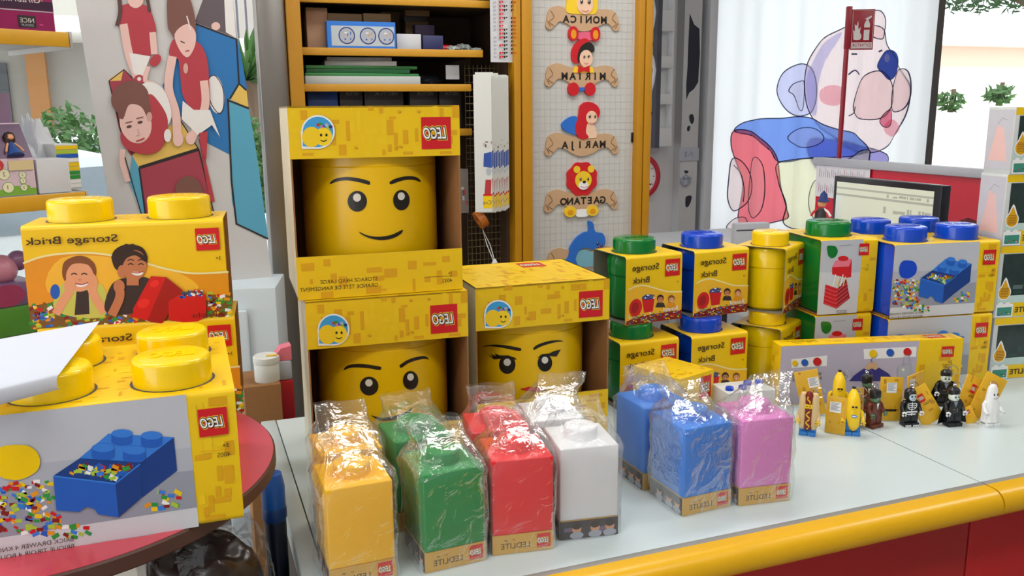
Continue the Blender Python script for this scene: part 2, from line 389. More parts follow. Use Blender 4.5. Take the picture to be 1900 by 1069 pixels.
# left shop window: frame with its pane
m = MB()
for a in (-3.2, -1.75, 0.12): rbox(m, a, a + 0.06, 3.3, 3.38, -0.85, 1.9, WFRW)
rbox(m, -3.2, 0.18, 3.3, 3.38, -0.9, -0.85, WFRW); rbox(m, -3.2, 0.18, 3.3, 3.38, 1.84, 1.9, WFRW)
w1 = struct(m, 'window_1', yaw=RY)
m = MB(); rbox(m, -3.18, 0.14, 3.335, 3.341, -0.85, 1.84, GLASS); m.build('pane', w1)
m = MB()
rbox(m, 4.06, 4.135, 3.98, 4.1, -ZC, 1.9, WFR); rbox(m, 6.2, 6.3, 4.0, 4.1, -ZC, 1.9, WFR); rbox(m, 2.56, 2.6, 4.0, 4.1, -ZC, 1.9, WFRW)
w2 = struct(m, 'window_2', yaw=RY)
m = MB(); rbox(m, 2.6, 6.2, 4.06, 4.066, -0.1, 1.9, GLASS); m.build('pane', w2)
m = MB(); rbox(m, 0.225, 0.305, 2.62, 2.72, -ZC, 1.9, STEEL, 0.006); p_ = struct(m, 'trim_2', yaw=RY)
m = MB(); rbox(m, 2.4, 2.5, 3.93, 4.0, -ZC, 1.9, M('post_paint', (196, 196, 198), 0.7, 0.03)); post = struct(m, 'trim_3', yaw=RY)
# blistered dark paint on the white post: flakes with their own outlines
d = Deco(None, rm(0, 3.93), E1, EZ, (1180, 0, 2.427))
CH_ = M('bare_dark_patch', (42, 44, 56), 0.8)
d.poly([(242, 60), (262, 110), (286, 130), (288, 240), (280, 370), (262, 400), (240, 418), (226, 450), (226, 380), (232, 300), (236, 180)], CH_)
for q in ([(240, 520), (256, 515), (262, 540), (252, 560), (242, 545)], [(232, 570), (244, 568), (240, 590), (230, 588)], [(218, 768), (236, 770), (232, 780), (220, 780)], [(226, 885), (250, 882), (248, 905), (236, 930), (224, 932), (222, 910)]): d.poly(q, CH_, 3)
o = d.build('paint_flakes', None); o.parent = post; o.location = (0, 0, 0); o.rotation_euler = (0, 0, -RY)
m = MB(); rbox(m, 2.53, 2.575, 3.9, 4.0, -ZC, 1.9, WFRW, 0.004); struct(m, 'trim_1', yaw=RY)

# ---------------------------------------------------------------- outside
OUTW = M('outside_white_render', (238, 234, 226), 0.9, 0.02, 3); OUTP = M('outside_pink_render', (232, 190, 172), 0.9, 0.03, 3)
m = MB(); rbox(m, -30, 40, 4.3, 45, -1.2, -1.05, M('outside_paving', (190, 188, 184), 0.9, 0.05, 1)); struct(m, 'ground_street', yaw=RY)
b = thing('building', 'pale building with grey roller shutters and orange corner seen through the left window', 'building', rm(-4.45, 15.0, -1.05), RY)
OUTG = M('outside_grey_render', (158, 154, 148), 0.9, 0.04, 3)
m = MB(); m.box((0, 2, 4), (16, 4, 8), OUTG); m.build('wall', b)
SH = M('shutter_grey', (78, 80, 86), 0.6, 0.05, 2)
for i, x0 in enumerate((-6.2, -3.3, -0.4)):
    m = MB(); m.box((x0 + 1.2, -0.03, 1.22), (2.7, 0.06, 2.45), SH)
    for k in range(10): m.box((x0 + 1.2, -0.07, 0.2 + k * 0.235), (2.7, 0.03, 0.03), SH)
    m.build('roller_shutter', b)
m = MB(); m.box((2.55, -0.1, 1.4), (.26, 0.2, 2.8), M('outside_orange', (170, 118, 70), 0.8)); m.build('orange_pilaster', b)
m = MB(); m.box((-1.5, -1.0, 2.85), (11, 2, 0.2), OUTW); m.build('canopy', b)
m = MB(); m.box((5.6, -0.4, 2.7), (3.2, 0.8, 0.2), OUTW); m.build('balcony_slab', b)
m = MB()
for k in range(24): m.box((4.1 + k * 0.13, -0.75, 3.25), (0.03, 0.03, 0.9), DGR)
m.box((5.6, -0.75, 3.7), (3.2, 0.05, 0.05), DGR); m.build('balcony_railing', b)
b = thing('building', 'sunlit white house with pinkish upper wall seen through the right window', 'building', rm(11.5, 14.0, -1.05), RY)
m = MB(); m.box((0, 2, 1.45), (14, 4, 2.9), OUTW); m.box((0, 2, 2.7), (14.02, 4.06, 0.4), OUTP); m.build('wall', b)
m = MB(); m.box((0, 1.9, 2.98), (15, 4.6, 0.16), OUTW); m.build('roof_edge', b)
m = MB(); m.box((1.9, -0.05, 1.6), (0.9, 0.1, 1.7), M('outside_wood', (198, 130, 60), 0.6)); m.build('wooden_shutter', b)
m = MB(); m.box((0.3, -0.06, 1.45), (0.12, 0.12, 2.8), SH); m.build('drain_pipe', b)
def leaf_cloud(name, label, cat, loc, rx, ry, rz, n, size, mat, seed, trunk=0):
    t = thing(name, label, cat, loc); rg = random.Random(seed); m = MB(); i = m.mi(mat)
    for _ in range(n):
        while True:
            p = V3((rg.uniform(-1, 1), rg.uniform(-1, 1), rg.uniform(-1, 1)))
            if 0.35 < p.length < 1: break
        c = V3((p.x * rx, p.y * ry, rz + p.z * rz + trunk)); a = V3((rg.gauss(0, 1), rg.gauss(0, 1), rg.gauss(0, 1))).normalized(); bb = a.orthogonal().normalized()
        f = m.bm.faces.new([m.bm.verts.new(c + a * size + bb * 0), m.bm.verts.new(c + bb * size * .4), m.bm.verts.new(c - a * size), m.bm.verts.new(c - bb * size * .4)]); f.material_index = i
    m.build('foliage', t, smooth=0, recalc=False)
    m = MB(); m.tube([(2.6 if name == 'tree' else 0, 0, 0), (2.4 if name == 'tree' else .03, 0, trunk * .6 + .3), (0, 0, trunk + rz)], [0.05, 0.04, 0.03] if name == 'tree' else [0.04, .03, .02], M('bark', (92, 74, 58), 0.9)); m.build('stem', t)
LEAF = M('leaf_green', (62, 98, 46), 0.6, 0.25, 2, trans=0.35); LEA2 = M('leaf_dark', (48, 78, 40), 0.6, 0.25, 2, trans=0.35)
for i, (u, v, y, rx, rz, lab) in enumerate(((128, 300, 7.5, .46, 0.9, 'round clipped green bush outside behind the white plastic bags'), (464, 300, 8.5, 0.2, 0.85, 'green bush outside seen between the poster board and the metal pillar'))):
    p = aty(u, v, y); leaf_cloud('bush', lab, 'bush', (p.x, p.y, -1.05), rx, 0.4, rz, 2600, 0.045, LEAF, 5 + i)
p = aty(462, 150, 10); t = thing('palm_tree', 'spiky palm outside seen between the poster board and the metal pillar', 'palm', (p.x, p.y, -1.05)); m = MB(); rg = random.Random(3)
for k in range(46):
    a = rg.uniform(0, 6.28); e = rg.uniform(-.2, 1.2); l = rg.uniform(.6, .95); dv = V3((math.cos(a) * math.cos(e), math.sin(a) * math.cos(e), math.sin(e))); q = V3((0, 0, p.z + 1.05)); n_ = dv.cross(V3((0, 0, 1))).normalized() * .03
    m.poly([q - n_, q + dv * l * .6 - n_ + V3((0, 0, .05)), q + dv * l + V3((0, 0, -.08)), q + dv * l * .6 + n_ + V3((0, 0, .05)), q + n_], LEAF)
m.build('fronds', t, smooth=0); m = MB(); m.tube([(0, 0, 0), (0, 0, p.z + 1.05)], 0.09, M('bark', (92, 74, 58))); m.build('trunk', t)
p = aty(1815, -12, 8.5); leaf_cloud('tree', 'leafy tree branch overhanging at the top of the right window', 'tree', (p.x, p.y, -1.05), 1.15, 0.6, 0.28, 1500, 0.05, LEA2, 9, p.z + 1.05 - 0.18)
p = aty(1745, 180, 9); 
for i, (u, v, lab) in enumerate(((1765, 182, 'small potted agave outside at the left of the right window'), (1855, 170, 'small green plant outside by the wooden shutter'))):
    p = aty(u, v, 12.2); leaf_cloud('potted_plant', lab, 'plant', (p.x, p.y, p.z - .19), .2, .2, .13, 90, 0.08, LEAF, 30 + i, .02)
p = aty(1810, 192, 12.2); m = MB(); m.box((0, 0, (p.z + .93) / 2), (6, .5, p.z + .93), OUTW); tag(m.build('garden_wall', None, (p.x, p.y + .1, -1.05), 0.05), 'sunlit white garden wall outside the right window', 'wall')
def car(label, loc, yaw, col):
    t = thing('car', label, 'car', loc, yaw); m = MB()
    prof = [(-2.1, .35), (-2.1, .8), (-1.75, .95), (-1.1, 1.0), (-.55, 1.42), (.7, 1.46), (1.4, 1.02), (2.05, .9), (2.1, .35)]
    m.prism([(x, z) for x, z in prof][::-1], (0, -.85, 0), (1, 0, 0), (0, 0, 1), 1.7, col); m.build('body', t)
    m = MB(); m.prism([(-1.0, 1.02), (-.52, 1.36), (.66, 1.4), (1.22, 1.03)][::-1], (0, -.856, 0), (1, 0, 0), (0, 0, 1), .01, M('car_glass', (140, 150, 160), 0.1)); m.build('side_window', t)
    for x in (-1.3, 1.3):
        m = MB(); m.lathe([(0, -.1), (.2, -.1), (.33, -.08), (.33, .08), (.2, .1), (0, .1)], M('tyre', (30, 30, 32), 0.8), (x, -.8, .33), 24, Matrix.Rotation(R_(90), 3, 'X')); m.build('wheel', t)
CARW = M('car_white', (225, 228, 232), 0.25)
p = aty(75, 200, 11); car('white car parked outside beyond the bush, seen through the left window', (p.x, p.y, -1.05), RY, CARW)
p = aty(40, 420, 5.6); car('pale car parked close outside the left window below the toy shelf', (p.x - .3, p.y, -1.05), RY + .25, CARW)
t = thing('bicycle', 'bicycle parked outside in the sun beyond the right window', 'bicycle', aty(1795, 285, 9.5) * 1.0, RY); RTz = aty(1795, 285, 9.5)
t.location = (RTz.x, RTz.y, -1.05 + ZC); BIK = M('bicycle_grey', (90, 92, 100), 0.5)
for x in (-.5, .5):
    m = MB(); m.tube([(x + .33 * math.cos(a * .2618), 0, .34 + .33 * math.sin(a * .2618)) for a in range(24)], .02, BIK, 6, True)
    for a in range(6): m.tube([(x, 0, .34), (x + .33 * math.cos(a * 1.047), 0, .34 + .33 * math.sin(a * 1.047))], .004, BIK, 4)
    m.build('wheel', t)
m = MB(); m.tube([(-.5, 0, .34), (-.15, 0, .78), (.38, 0, .82), (.5, 0, .34)], .018, BIK); m.tube([(-.15, 0, .8), (0, 0, .34), (.38, 0, .8)], .016, BIK); m.tube([(.38, 0, .8), (.36, 0, 1.0), (.3, .2, 1.02)], .012, BIK); m.tube([(-.5, 0, .34), (0, 0, .34)], .014, BIK); m.build('frame', t)

# ================================================================ curtain with a printed bear
CUR = M('curtain_cloth', (246, 247, 252), 0.9, 0.01, 30, 0, 0, 0, 0.1, 0.62)
def fold(a, b): return 0.011 * math.sin(a * 21 + 0.8 * math.sin(a * 5)) + 0.006 * math.sin(a * 47 + 1.3) + 0.004 * math.sin(a * 9 + b * 1.5)
S0, S1 = 2.585, 4.035
m = MB(); na, nb = 150, 40; g = [[m.bm.verts.new(rm(S0 + (S1 - S0) * i / na, 3.93, -0.9 + 2.7 * j / nb) - E2 * fold(S0 + (S1 - S0) * i / na, -0.9 + 2.7 * j / nb)) for j in range(nb + 1)] for i in range(na + 1)]
m.take([m.bm.faces.new((g[i][j], g[i + 1][j], g[i + 1][j + 1], g[i][j + 1])) for i in range(na) for j in range(nb)], CUR)
cur = m.build('curtain', None, smooth=80); tag(cur, 'white curtain printed with a cartoon bear hugging a big soft block, in the right window', 'curtain')
d = Deco(None, rm(0, 3.93), E1, EZ, (1280, 0, 2.485), cut=0.03, warp=fold, base=0.0015, step=0.0003)
def CM(n, c): return M('curtain_print_' + n, c, 0.9, 0.02, 30, 0, 0, 0, 0.1, 0.78)
bp, bl, lilac, outl = CM('pink_white', (255, 238, 238), ), CM('blue', (142, 176, 250)), CM('lilac', (222, 224, 255)), CM('outline', (84, 84, 108))
cr, cc, cw, nose, blush = CM('red', (255, 138, 150)), CM('cream', (255, 252, 222)), CM('white', (255, 252, 255)), CM('nose', (70, 92, 180)), CM('blush', (255, 206, 216))
def shape(pts, mt, w=5, sm=6):
    d.poly(pts, mt, sm); d.outline(pts, w, outl, sm)
shape([(560, 640), (880, 700), (895, 770), (820, 800), (600, 790)], CM('violet', (176, 168, 226)))                                # far arm
shape([(470, 530), (415, 470), (397, 410), (425, 340), (490, 298), (560, 310), (590, 420), (560, 520)], lilac)                    # ear
shape([(470, 440), (450, 420), (468, 388), (505, 376), (532, 382), (526, 500), (500, 500)], cw, 4)
shape([(545, 300), (600, 200), (680, 140), (770, 108), (880, 130), (905, 210), (960, 290), (1008, 380), (1010, 460), (985, 560), (930, 650), (850, 700), (740, 690), (640, 620), (560, 530), (535, 420)], bp)   # head
shape([(835, 60), (870, 50), (895, 90), (890, 150), (880, 180), (845, 170), (830, 120)], bp)                                     # other ear
d.poly([(540, 420), (550, 330), (610, 215), (690, 150), (640, 260), (600, 380), (590, 520), (560, 520)], lilac, 6)
d.ell(655, 440, 52, 48, blush); d.ell(930, 590, 44, 40, blush)
shape([(745, 500), (760, 430), (800, 360), (850, 328), (900, 345), (930, 410), (925, 480), (890, 535), (830, 552), (770, 540)], bp)  # cheeks
shape([(930, 400), (960, 330), (1000, 320), (1014, 370), (1010, 450), (985, 505), (940, 515), (922, 490)], bp)
shape([(868, 550), (915, 505), (922, 560), (905, 586), (878, 580)], CM('tongue', (240, 150, 176)), 4)
shape([(855, 305), (890, 240), (930, 236), (962, 275), (950, 335), (915, 368), (885, 345)], nose, 3); d.ell(900, 268, 13, 20, cw)
d.stroke([(722, 345), (750, 325), (775, 345)], 7, outl, 6); d.stroke([(735, 250), (760, 250)], 8, outl); d.stroke([(860, 240), (876, 232)], 8, outl); d.stroke([(722, 535), (745, 520), (752, 492)], 5, outl, 5)
shape([(195, 605), (240, 565), (330, 548), (420, 545), (480, 538), (560, 545), (650, 590), (760, 620), (815, 690), (740, 720), (560, 728), (405, 745), (360, 690), (290, 630)], bl)    # block: blue top
shape([(190, 605), (260, 602), (330, 640), (385, 710), (400, 760), (410, 860), (432, 960), (425, 1010), (260, 1040), (215, 1010), (235, 850), (200, 740), (180, 670)], cr)
shape([(400, 750), (560, 730), (700, 738), (810, 690), (815, 760), (800, 1040), (560, 1060), (425, 1035), (430, 940), (398, 830)], cc)
shape([(440, 632), (475, 600), (545, 588), (600, 605), (618, 640), (590, 668), (520, 680), (460, 660)], cw, 4)
shape([(280, 740), (310, 728), (335, 770), (340, 880), (325, 970), (290, 1005), (262, 960), (265, 850)], cw, 4)
shape([(560, 860), (590, 830), (640, 850), (650, 960), (600, 1020), (555, 980), (545, 920)], cw, 4)
shape([(182, 735), (225, 740), (262, 790), (280, 850), (270, 905), (235, 950), (190, 970), (165, 920), (168, 830)], bp)            # paw
d.stroke([(190, 760), (225, 800), (240, 870), (236, 930)], 4, outl, 5); shape([(160, 1050), (190, 1010), (240, 1000), (255, 1030), (235, 1069)], bp, 4)
o = d.build('bear_print', None); o.parent = cur; o.location = (0, 0, 0)

# ================================================================ shelf unit
YPO = M('shelf_yellow', (184, 128, 8), 0.42, 0.06, 20); WOOD = M('dark_wood', (66, 46, 30), 0.6, 0.25, 12); YSH = M('shelf_edge_yellow', (204, 148, 40), 0.45, 0.06)
un = thing('shelf_unit', 'wall shelf unit with dark wooden back and yellow uprights behind the counter', 'shelf unit', rm(0.64, 2.65, -ZC), RY)
def U(mb, s0, s1, t0, t1, z0, z1, mt, bev=0): rbox(mb, s0 - .64, s1 - .64, t0 - 2.65, t1 - 2.65, z0 + ZC, z1 + ZC, mt, bev)
m = MB(); U(m, .31, .99, 3.0, 3.02, -ZC, 1.6, WOOD); m.build('back_panel', un)
for a, b_ in ((.305, .335), (.975, .99)):
    m = MB(); U(m, a, b_, 2.655, 3.0, -ZC, 1.6, WOOD); m.build('side_panel', un)
for a, b_ in ((.306, .345), (.985, 1.008), (1.012, 1.047)):
    m = MB(); U(m, a, b_, 2.60, 2.655, -ZC, 1.6, YPO, .003); m.build('upright', un)
SHZ = [0.985, 0.838, 0.735, 0.60]
for z in SHZ:
    m = MB(); U(m, .34, .975 if z > .9 else (.90 if z > .8 else .86), 2.66, 2.99, z - .014, z, WOOD); sh = m.build('shelf', un)
    m = MB(); U(m, .35, .975 if z > .9 else (.90 if z > .8 else .86), 2.645, 2.66, z - .018, z + .004, YSH, .002); m.build('shelf_edge', sh)
for k in (0, 1):
    m = MB()
    GM = M('mesh_wire', (120, 110, 80), 0.5, 0.05, 20, 0, 0.6)
    if k == 0:
        for q in range(9): m.tube([(.86 + q * .014 - .64, .06, -.2 + ZC), (.86 + q * .014 - .64, .06, .8 + ZC)], .0012, GM, 5)
        for q in range(46): m.tube([(.86 - .64, .058, -.2 + q * .022 + ZC), (.975 - .64, .058, -.2 + q * .022 + ZC)], .0012, GM, 5)
        m.build('wire_mesh_panel', un)
# sliding white panel with name plaques
PNL = M('panel_white', (196, 195, 192), 0.6, 0.03, 30)
pn = thing('plaque_display', 'tall white woven-texture panel in a yellow frame, holding name plaques', 'panel', rm(1.24, 2.65, -ZC), RY)
m = MB(); rbox(m, -.19, .19, 0, .02, 0, 2.6, PNL)
for k in range(20): rbox(m, -.19 + k * .0195, -.19 + k * .0195 + .0012, -.0006, 0, 0.6, 2.6, M('panel_thread', (186, 185, 182), 0.6))
for k in range(80): rbox(m, -.19, .19, -.0005, 0, 0.8 + k * .0225, 0.8 + k * .0225 + .0012, M('panel_thread', (186, 185, 182), 0.6))
m.build('board', pn)
for a in (-.19, .183):
    m = MB(); rbox(m, a, a + .007, -.006, 0, 1.5, 1.532, BLK, .001); m.build('finger_pull', pn)
for a, b_ in ((.19, .213), (.216, .243)):
    m = MB(); rbox(m, a, b_, -.03, .04, 0, 2.6, YPO, .003); m.build('frame_upright', pn)
TAN = M('plaque_wood', (196, 160, 124), 0.5, 0.05, 30); TAN2 = M('plaque_wood_shade_line', (120, 88, 62), 0.5)
FACE = M('plaque_skin', (236, 196, 168), 0.5); PRD = M('plaque_red', (200, 24, 36), 0.4); PYL = M('plaque_yellow', (240, 200, 40), 0.45); PBU = M('plaque_blue', (40, 108, 200), 0.4)
def plaque(word, label, cx, cy, fig, fdy=0):
    z = (1000, 0, 5.344)
    c = Deco(None, rm(0, 2.65), E1, EZ); s_, zz = c.px(cx, cy); px = c.px(cx + 1, cy)[0] - s_
    t = thing('name_plaque', label, 'plaque', rm(s_, 2.65, zz), RY); dy = 0
    def P(x, y): return (x * px, -(y + dy) * px)
    def pr(name, pts, dep, mt, y=0.0, sm=5, parent=None, pos=0):
        m = MB(); q = [P(*p) for p in (spline(pts, sm) if sm else pts)]
        a = sum(q[i - 1][0] * q[i][1] - q[i][0] * q[i - 1][1] for i in range(len(q)))
        if a < 0: q = q[::-1]
        m.prism(q, (0, -y - dep, 0), X3, Z3, dep, mt); return m.build(name, parent or t, smooth=30)
    sc = pr('scroll', [(-67, 10), (-62, -8), (-46, -14), (-30, -10), (-12, -6), (0, -4), (14, -5), (30, -10), (46, -11), (60, -6), (66, 8), (68, 20), (60, 24), (52, 16), (46, 12), (34, 14), (18, 22), (0, 26), (-16, 22), (-32, 13), (-44, 11), (-52, 18), (-60, 24), (-68, 20)], .006, TAN)
    d = Deco(t, (0, -.0062, 0), X3, Z3)
    for k, ch in enumerate(word): d.text(ch, *P((len(word) / 2 - k - .5) * 13.5 * (6.3 / max(6, len(word))) + 3, 12), 11 * px, BLK, off=.035, loc=True, align='c')
    for q in (-1, 1):
        d.stroke([P(q * 60, -6), P(q * 54, 4), P(q * 62, 12), P(q * 54, 18)], 1.0 * px, TAN2, 5); d.stroke([P(q * 66, 10), P(q * 60, 20)], 1.0 * px, TAN2)
    d.build('name_letters', sc); dy = fdy; fig(t, pr, P, px); return t
def eyes(t, par, P, px, y0, pts, r=2.6, y=.0125):
    d = Deco(t, (0, -y, 0), X3, Z3)
    for x, yy in pts: d.ell(*P(x, yy), r * px, r * 1.4 * px, BLK, n=14); d.ell(*P(x - .6, yy - 1), r * .35 * px, r * .5 * px, WHT, n=8)
    d.stroke([P(pts[0][0], y0), P((pts[0][0] + pts[1][0]) / 2, y0 + 2), P(pts[1][0], y0)], .8 * px, PRD, 4); d.build('face_paint', par)
def circ(cx, cy, rx, ry=None, n=12): ry = ry or rx; return [(cx + rx * math.cos(2 * math.pi * k / n), cy + ry * math.sin(2 * math.pi * k / n)) for k in range(n)]
def fig_girl(t, pr, P, px):
    pr('hair', [(-30, -10), (-31, -24), (-26, -40), (-10, -46), (8, -44), (22, -38), (26, -22), (22, -10), (8, -8), (-12, -8)], .008, PYL)
    f = pr('face', circ(2, -24, 15, 16), .0105, FACE); eyes(t, f, P, px, -14, [(-5, -28), (9, -28)])
    pr('skirt', [(-8, 22), (20, 22), (22, 32), (4, 34), (-10, 32)], .008, M('plaque_pink', (226, 96, 128), 0.5))
    for x in (-19, 22): f = pr('shoe', circ(x, 24, 9, 12), .011, PRD); pr('sole', circ(x, 25, 5, 7.5), .0115, POR, parent=f)
def fig_boy(t, pr, P, px):
    pr('cap', [(-18, -22), (-20, -40), (-10, -54), (4, -60), (16, -52), (18, -44), (2, -34), (-6, -20)], .009, PRD)
    pr('hair', [(-10, -30), (-4, -46), (10, -54), (20, -48), (20, -38), (6, -36), (-4, -26), (-8, -20)], .0095, BLK)
    f = pr('face', circ(6, -27, 12, 14), .010, FACE); eyes(t, f, P, px, -20, [(2, -30), (10, -31)], 1.7, .0125)
    pr('bow_tie', [(-8, -16), (2, -12), (12, -16), (13, -4), (2, -7), (-9, -3)], .0105, PRD, sm=0); pr('sleeves', [(-14, -14), (18, -14), (22, -4), (-18, -4)], .008, PYL, sm=0)
    pr('trousers', [(-8, 20), (8, 20), (8, 26), (-8, 26)], .008, PBU, sm=0)
    for x in (-17, 14): pr('shoe', circ(x, 23, 10, 11), .011, PRD)
def fig_red(t, pr, P, px):
    pr('dress', [(-34, -18), (-38, -28), (-26, -38), (-12, -40), (-2, -26), (-6, -10), (-20, -12)], .008, PBU)
    pr('hair', [(-8, -40), (-4, -58), (10, -64), (26, -58), (32, -46), (26, -36), (10, -30), (6, -14), (11, -6), (2, -2), (-8, -6), (-14, -18), (-12, -30)], .009, PRD)
    f = pr('face', circ(16, -38, 10, 11), .0105, FACE); eyes(t, f, P, px, -30, [(12, -40), (22, -40)], 1.9)
    pr('arms', [(6, -26), (18, -28), (24, -20), (26, -6), (18, -4), (8, -6)], .0085, FACE)
def fig_lion(t, pr, P, px):
    pr('mane', [(0 + (27 + 2.5 * (k % 2)) * math.cos(k * .3927), -30 + (27 + 2.5 * (k % 2)) * math.sin(k * .3927)) for k in range(16)], .008, PRD, sm=3)
    for x in (-10, 16): pr('ear', circ(x, -46, 6), .010, PYL)
    f = pr('face', circ(2, -28, 15, 15), .0105, PYL); pr('muzzle', circ(2, -19, 9, 7), .0115, WHT, parent=f); pr('nose', circ(3, -25, 3, 2.2), .0125, BLK, parent=f); eyes(t, f, P, px, -18, [(-4, -30), (10, -30)], 1.8, .0128)
    pr('belly', [(-12, 22), (14, 22), (12, 32), (2, 34), (-10, 32)], .008, WHT)
    for x in (-24, 22): f = pr('paw', circ(x * .9, 24, 11, 9), .0105, PYL); pr('pad', circ(x * .9, 25, 5, 4.5), .0112, POR, parent=f)
def fig_dolphin(t, pr, P, px):
    b_ = pr('dolphin', [(-42, 12), (-30, 2), (-26, -14), (-14, -30), (0, -38), (8, -40), (7, -56), (16, -52), (20, -38), (34, -34), (39, -22), (36, -12), (22, -10), (14, -8), (4, -12), (-10, -8), (-16, 6), (-12, 18), (-20, 26), (-28, 18), (-40, 22)], .010, PBU)
    pr('wave', [(-30, 4), (-8, -8), (8, -6), (30, 4), (40, 16), (0, 22), (-24, 18)], .0075, M('plaque_wave', (120, 176, 196), 0.5)); eyes(t, b_, P, px, -14, [(24, -18), (31, -14)], 1.9, .0125)
plaque('MONICA', 'name plaque lettered MONICA with a blonde doll figure, topmost on the white panel', 1081, 29, fig_girl, 6)
plaque('MIRIAM', 'name plaque lettered MIRIAM with a boy in red cap and bow tie', 1079, 134, fig_boy, 5)
plaque('MARIJA', 'name plaque lettered MARIJA with a red-haired girl in blue leaning over it', 1079, 261, fig_red)
plaque('GAETANO', 'name plaque lettered GAETANO with a red-maned lion', 1078, 365, fig_lion)
plaque('T', 'blue dolphin plaque at the bottom of the white panel', 1082, 472, fig_dolphin)

# ================================================================ counter
CTOP = M('laminate_white', (204, 217, 219), 0.28, 0.015, 6); CYEL = M('counter_yellow', (226, 172, 14), 0.3, 0.05, 14); CRED = M('counter_red', (176, 30, 32), 0.45, 0.04, 20)
GEDGE = M('edge_grey', (140, 138, 134), 0.5)
def counter(label, s0, s1, panels, trim=None):
    t = thing('shop_counter', label, 'counter', rm(s0, 1.06, -ZC), RY)
    def B(mb, a, b_, t0, t1, z0, z1, mt, bev=0): rbox(mb, a - s0, b_ - s0, t0 - 1.06, t1 - 1.06, z0 + ZC, z1 + ZC, mt, bev)
    m = MB(); B(m, s0, s1, 1.07, 1.875, -.035, 0, CTOP); wt = m.build('worktop', t)
    m = MB(); B(m, s0, s1, 1.0615, 1.0735, -.03, .0006, GEDGE, .0003); m.build('edge_strip', wt)
    m = MB(); n = 14; pr = [(1.062, 0.0004)] + [(1.046 - .026 * math.sin(R_(k * 180 / n)), -.025 + .0252 * math.cos(R_(k * 180 / n))) for k in range(n + 1)] + [(1.062, -.05)]
    vs = [[m.bm.verts.new((x, a - 1.06, z + ZC)) for a, z in pr] for x in (0.0004, s1 - s0 - .0004)]; N = len(pr)
    m.take([m.bm.faces.new((vs[0][k], vs[0][(k + 1) % N], vs[1][(k + 1) % N], vs[1][k])) for k in range(N)] + [m.bm.faces.new(vs[0]), m.bm.faces.new(vs[1][::-1])], CYEL); m.build('yellow_bullnose', t)
    for a, b_ in panels:
        m = MB(); B(m, a + .001, b_ - .001, 1.085, 1.1, -.88, -.05, CRED, .001); m.build('red_front_panel', t)
    m = MB(); B(m, s0 + .01, s1 - .01, 1.1, 1.8, -.88, -.035, M('counter_carcass', (200, 198, 192), 0.6)); B(m, s0 + .03, s1 - .03, 1.13, 1.78, -.95, -.88, DGR); m.build('carcass', t)
    if trim:
        m = MB(); B(m, trim, s0 - .002, 1.04, 1.88, -.04, 0, CTOP, .002); B(m, trim + .004, s0 - .002, 1.06, 1.86, -.9, -.04, M('end_shadow_brown', (58, 44, 36), .6)); m.build('end_panel', t)  # end panel below the trim is coloured dark brown to stand in for shadow
counter('white-topped shop counter with yellow rounded edge and red front, holding most of the yellow boxes', .1495, 1.2915, [(.1495, .72), (.72, 1.2915)], .117)
counter('further white-topped counter section beyond the dark seam, with yellow rounded edge at the right', 1.2945, 2.75, [(1.2945, 1.86), (1.86, 2.4), (2.4, 2.75)])

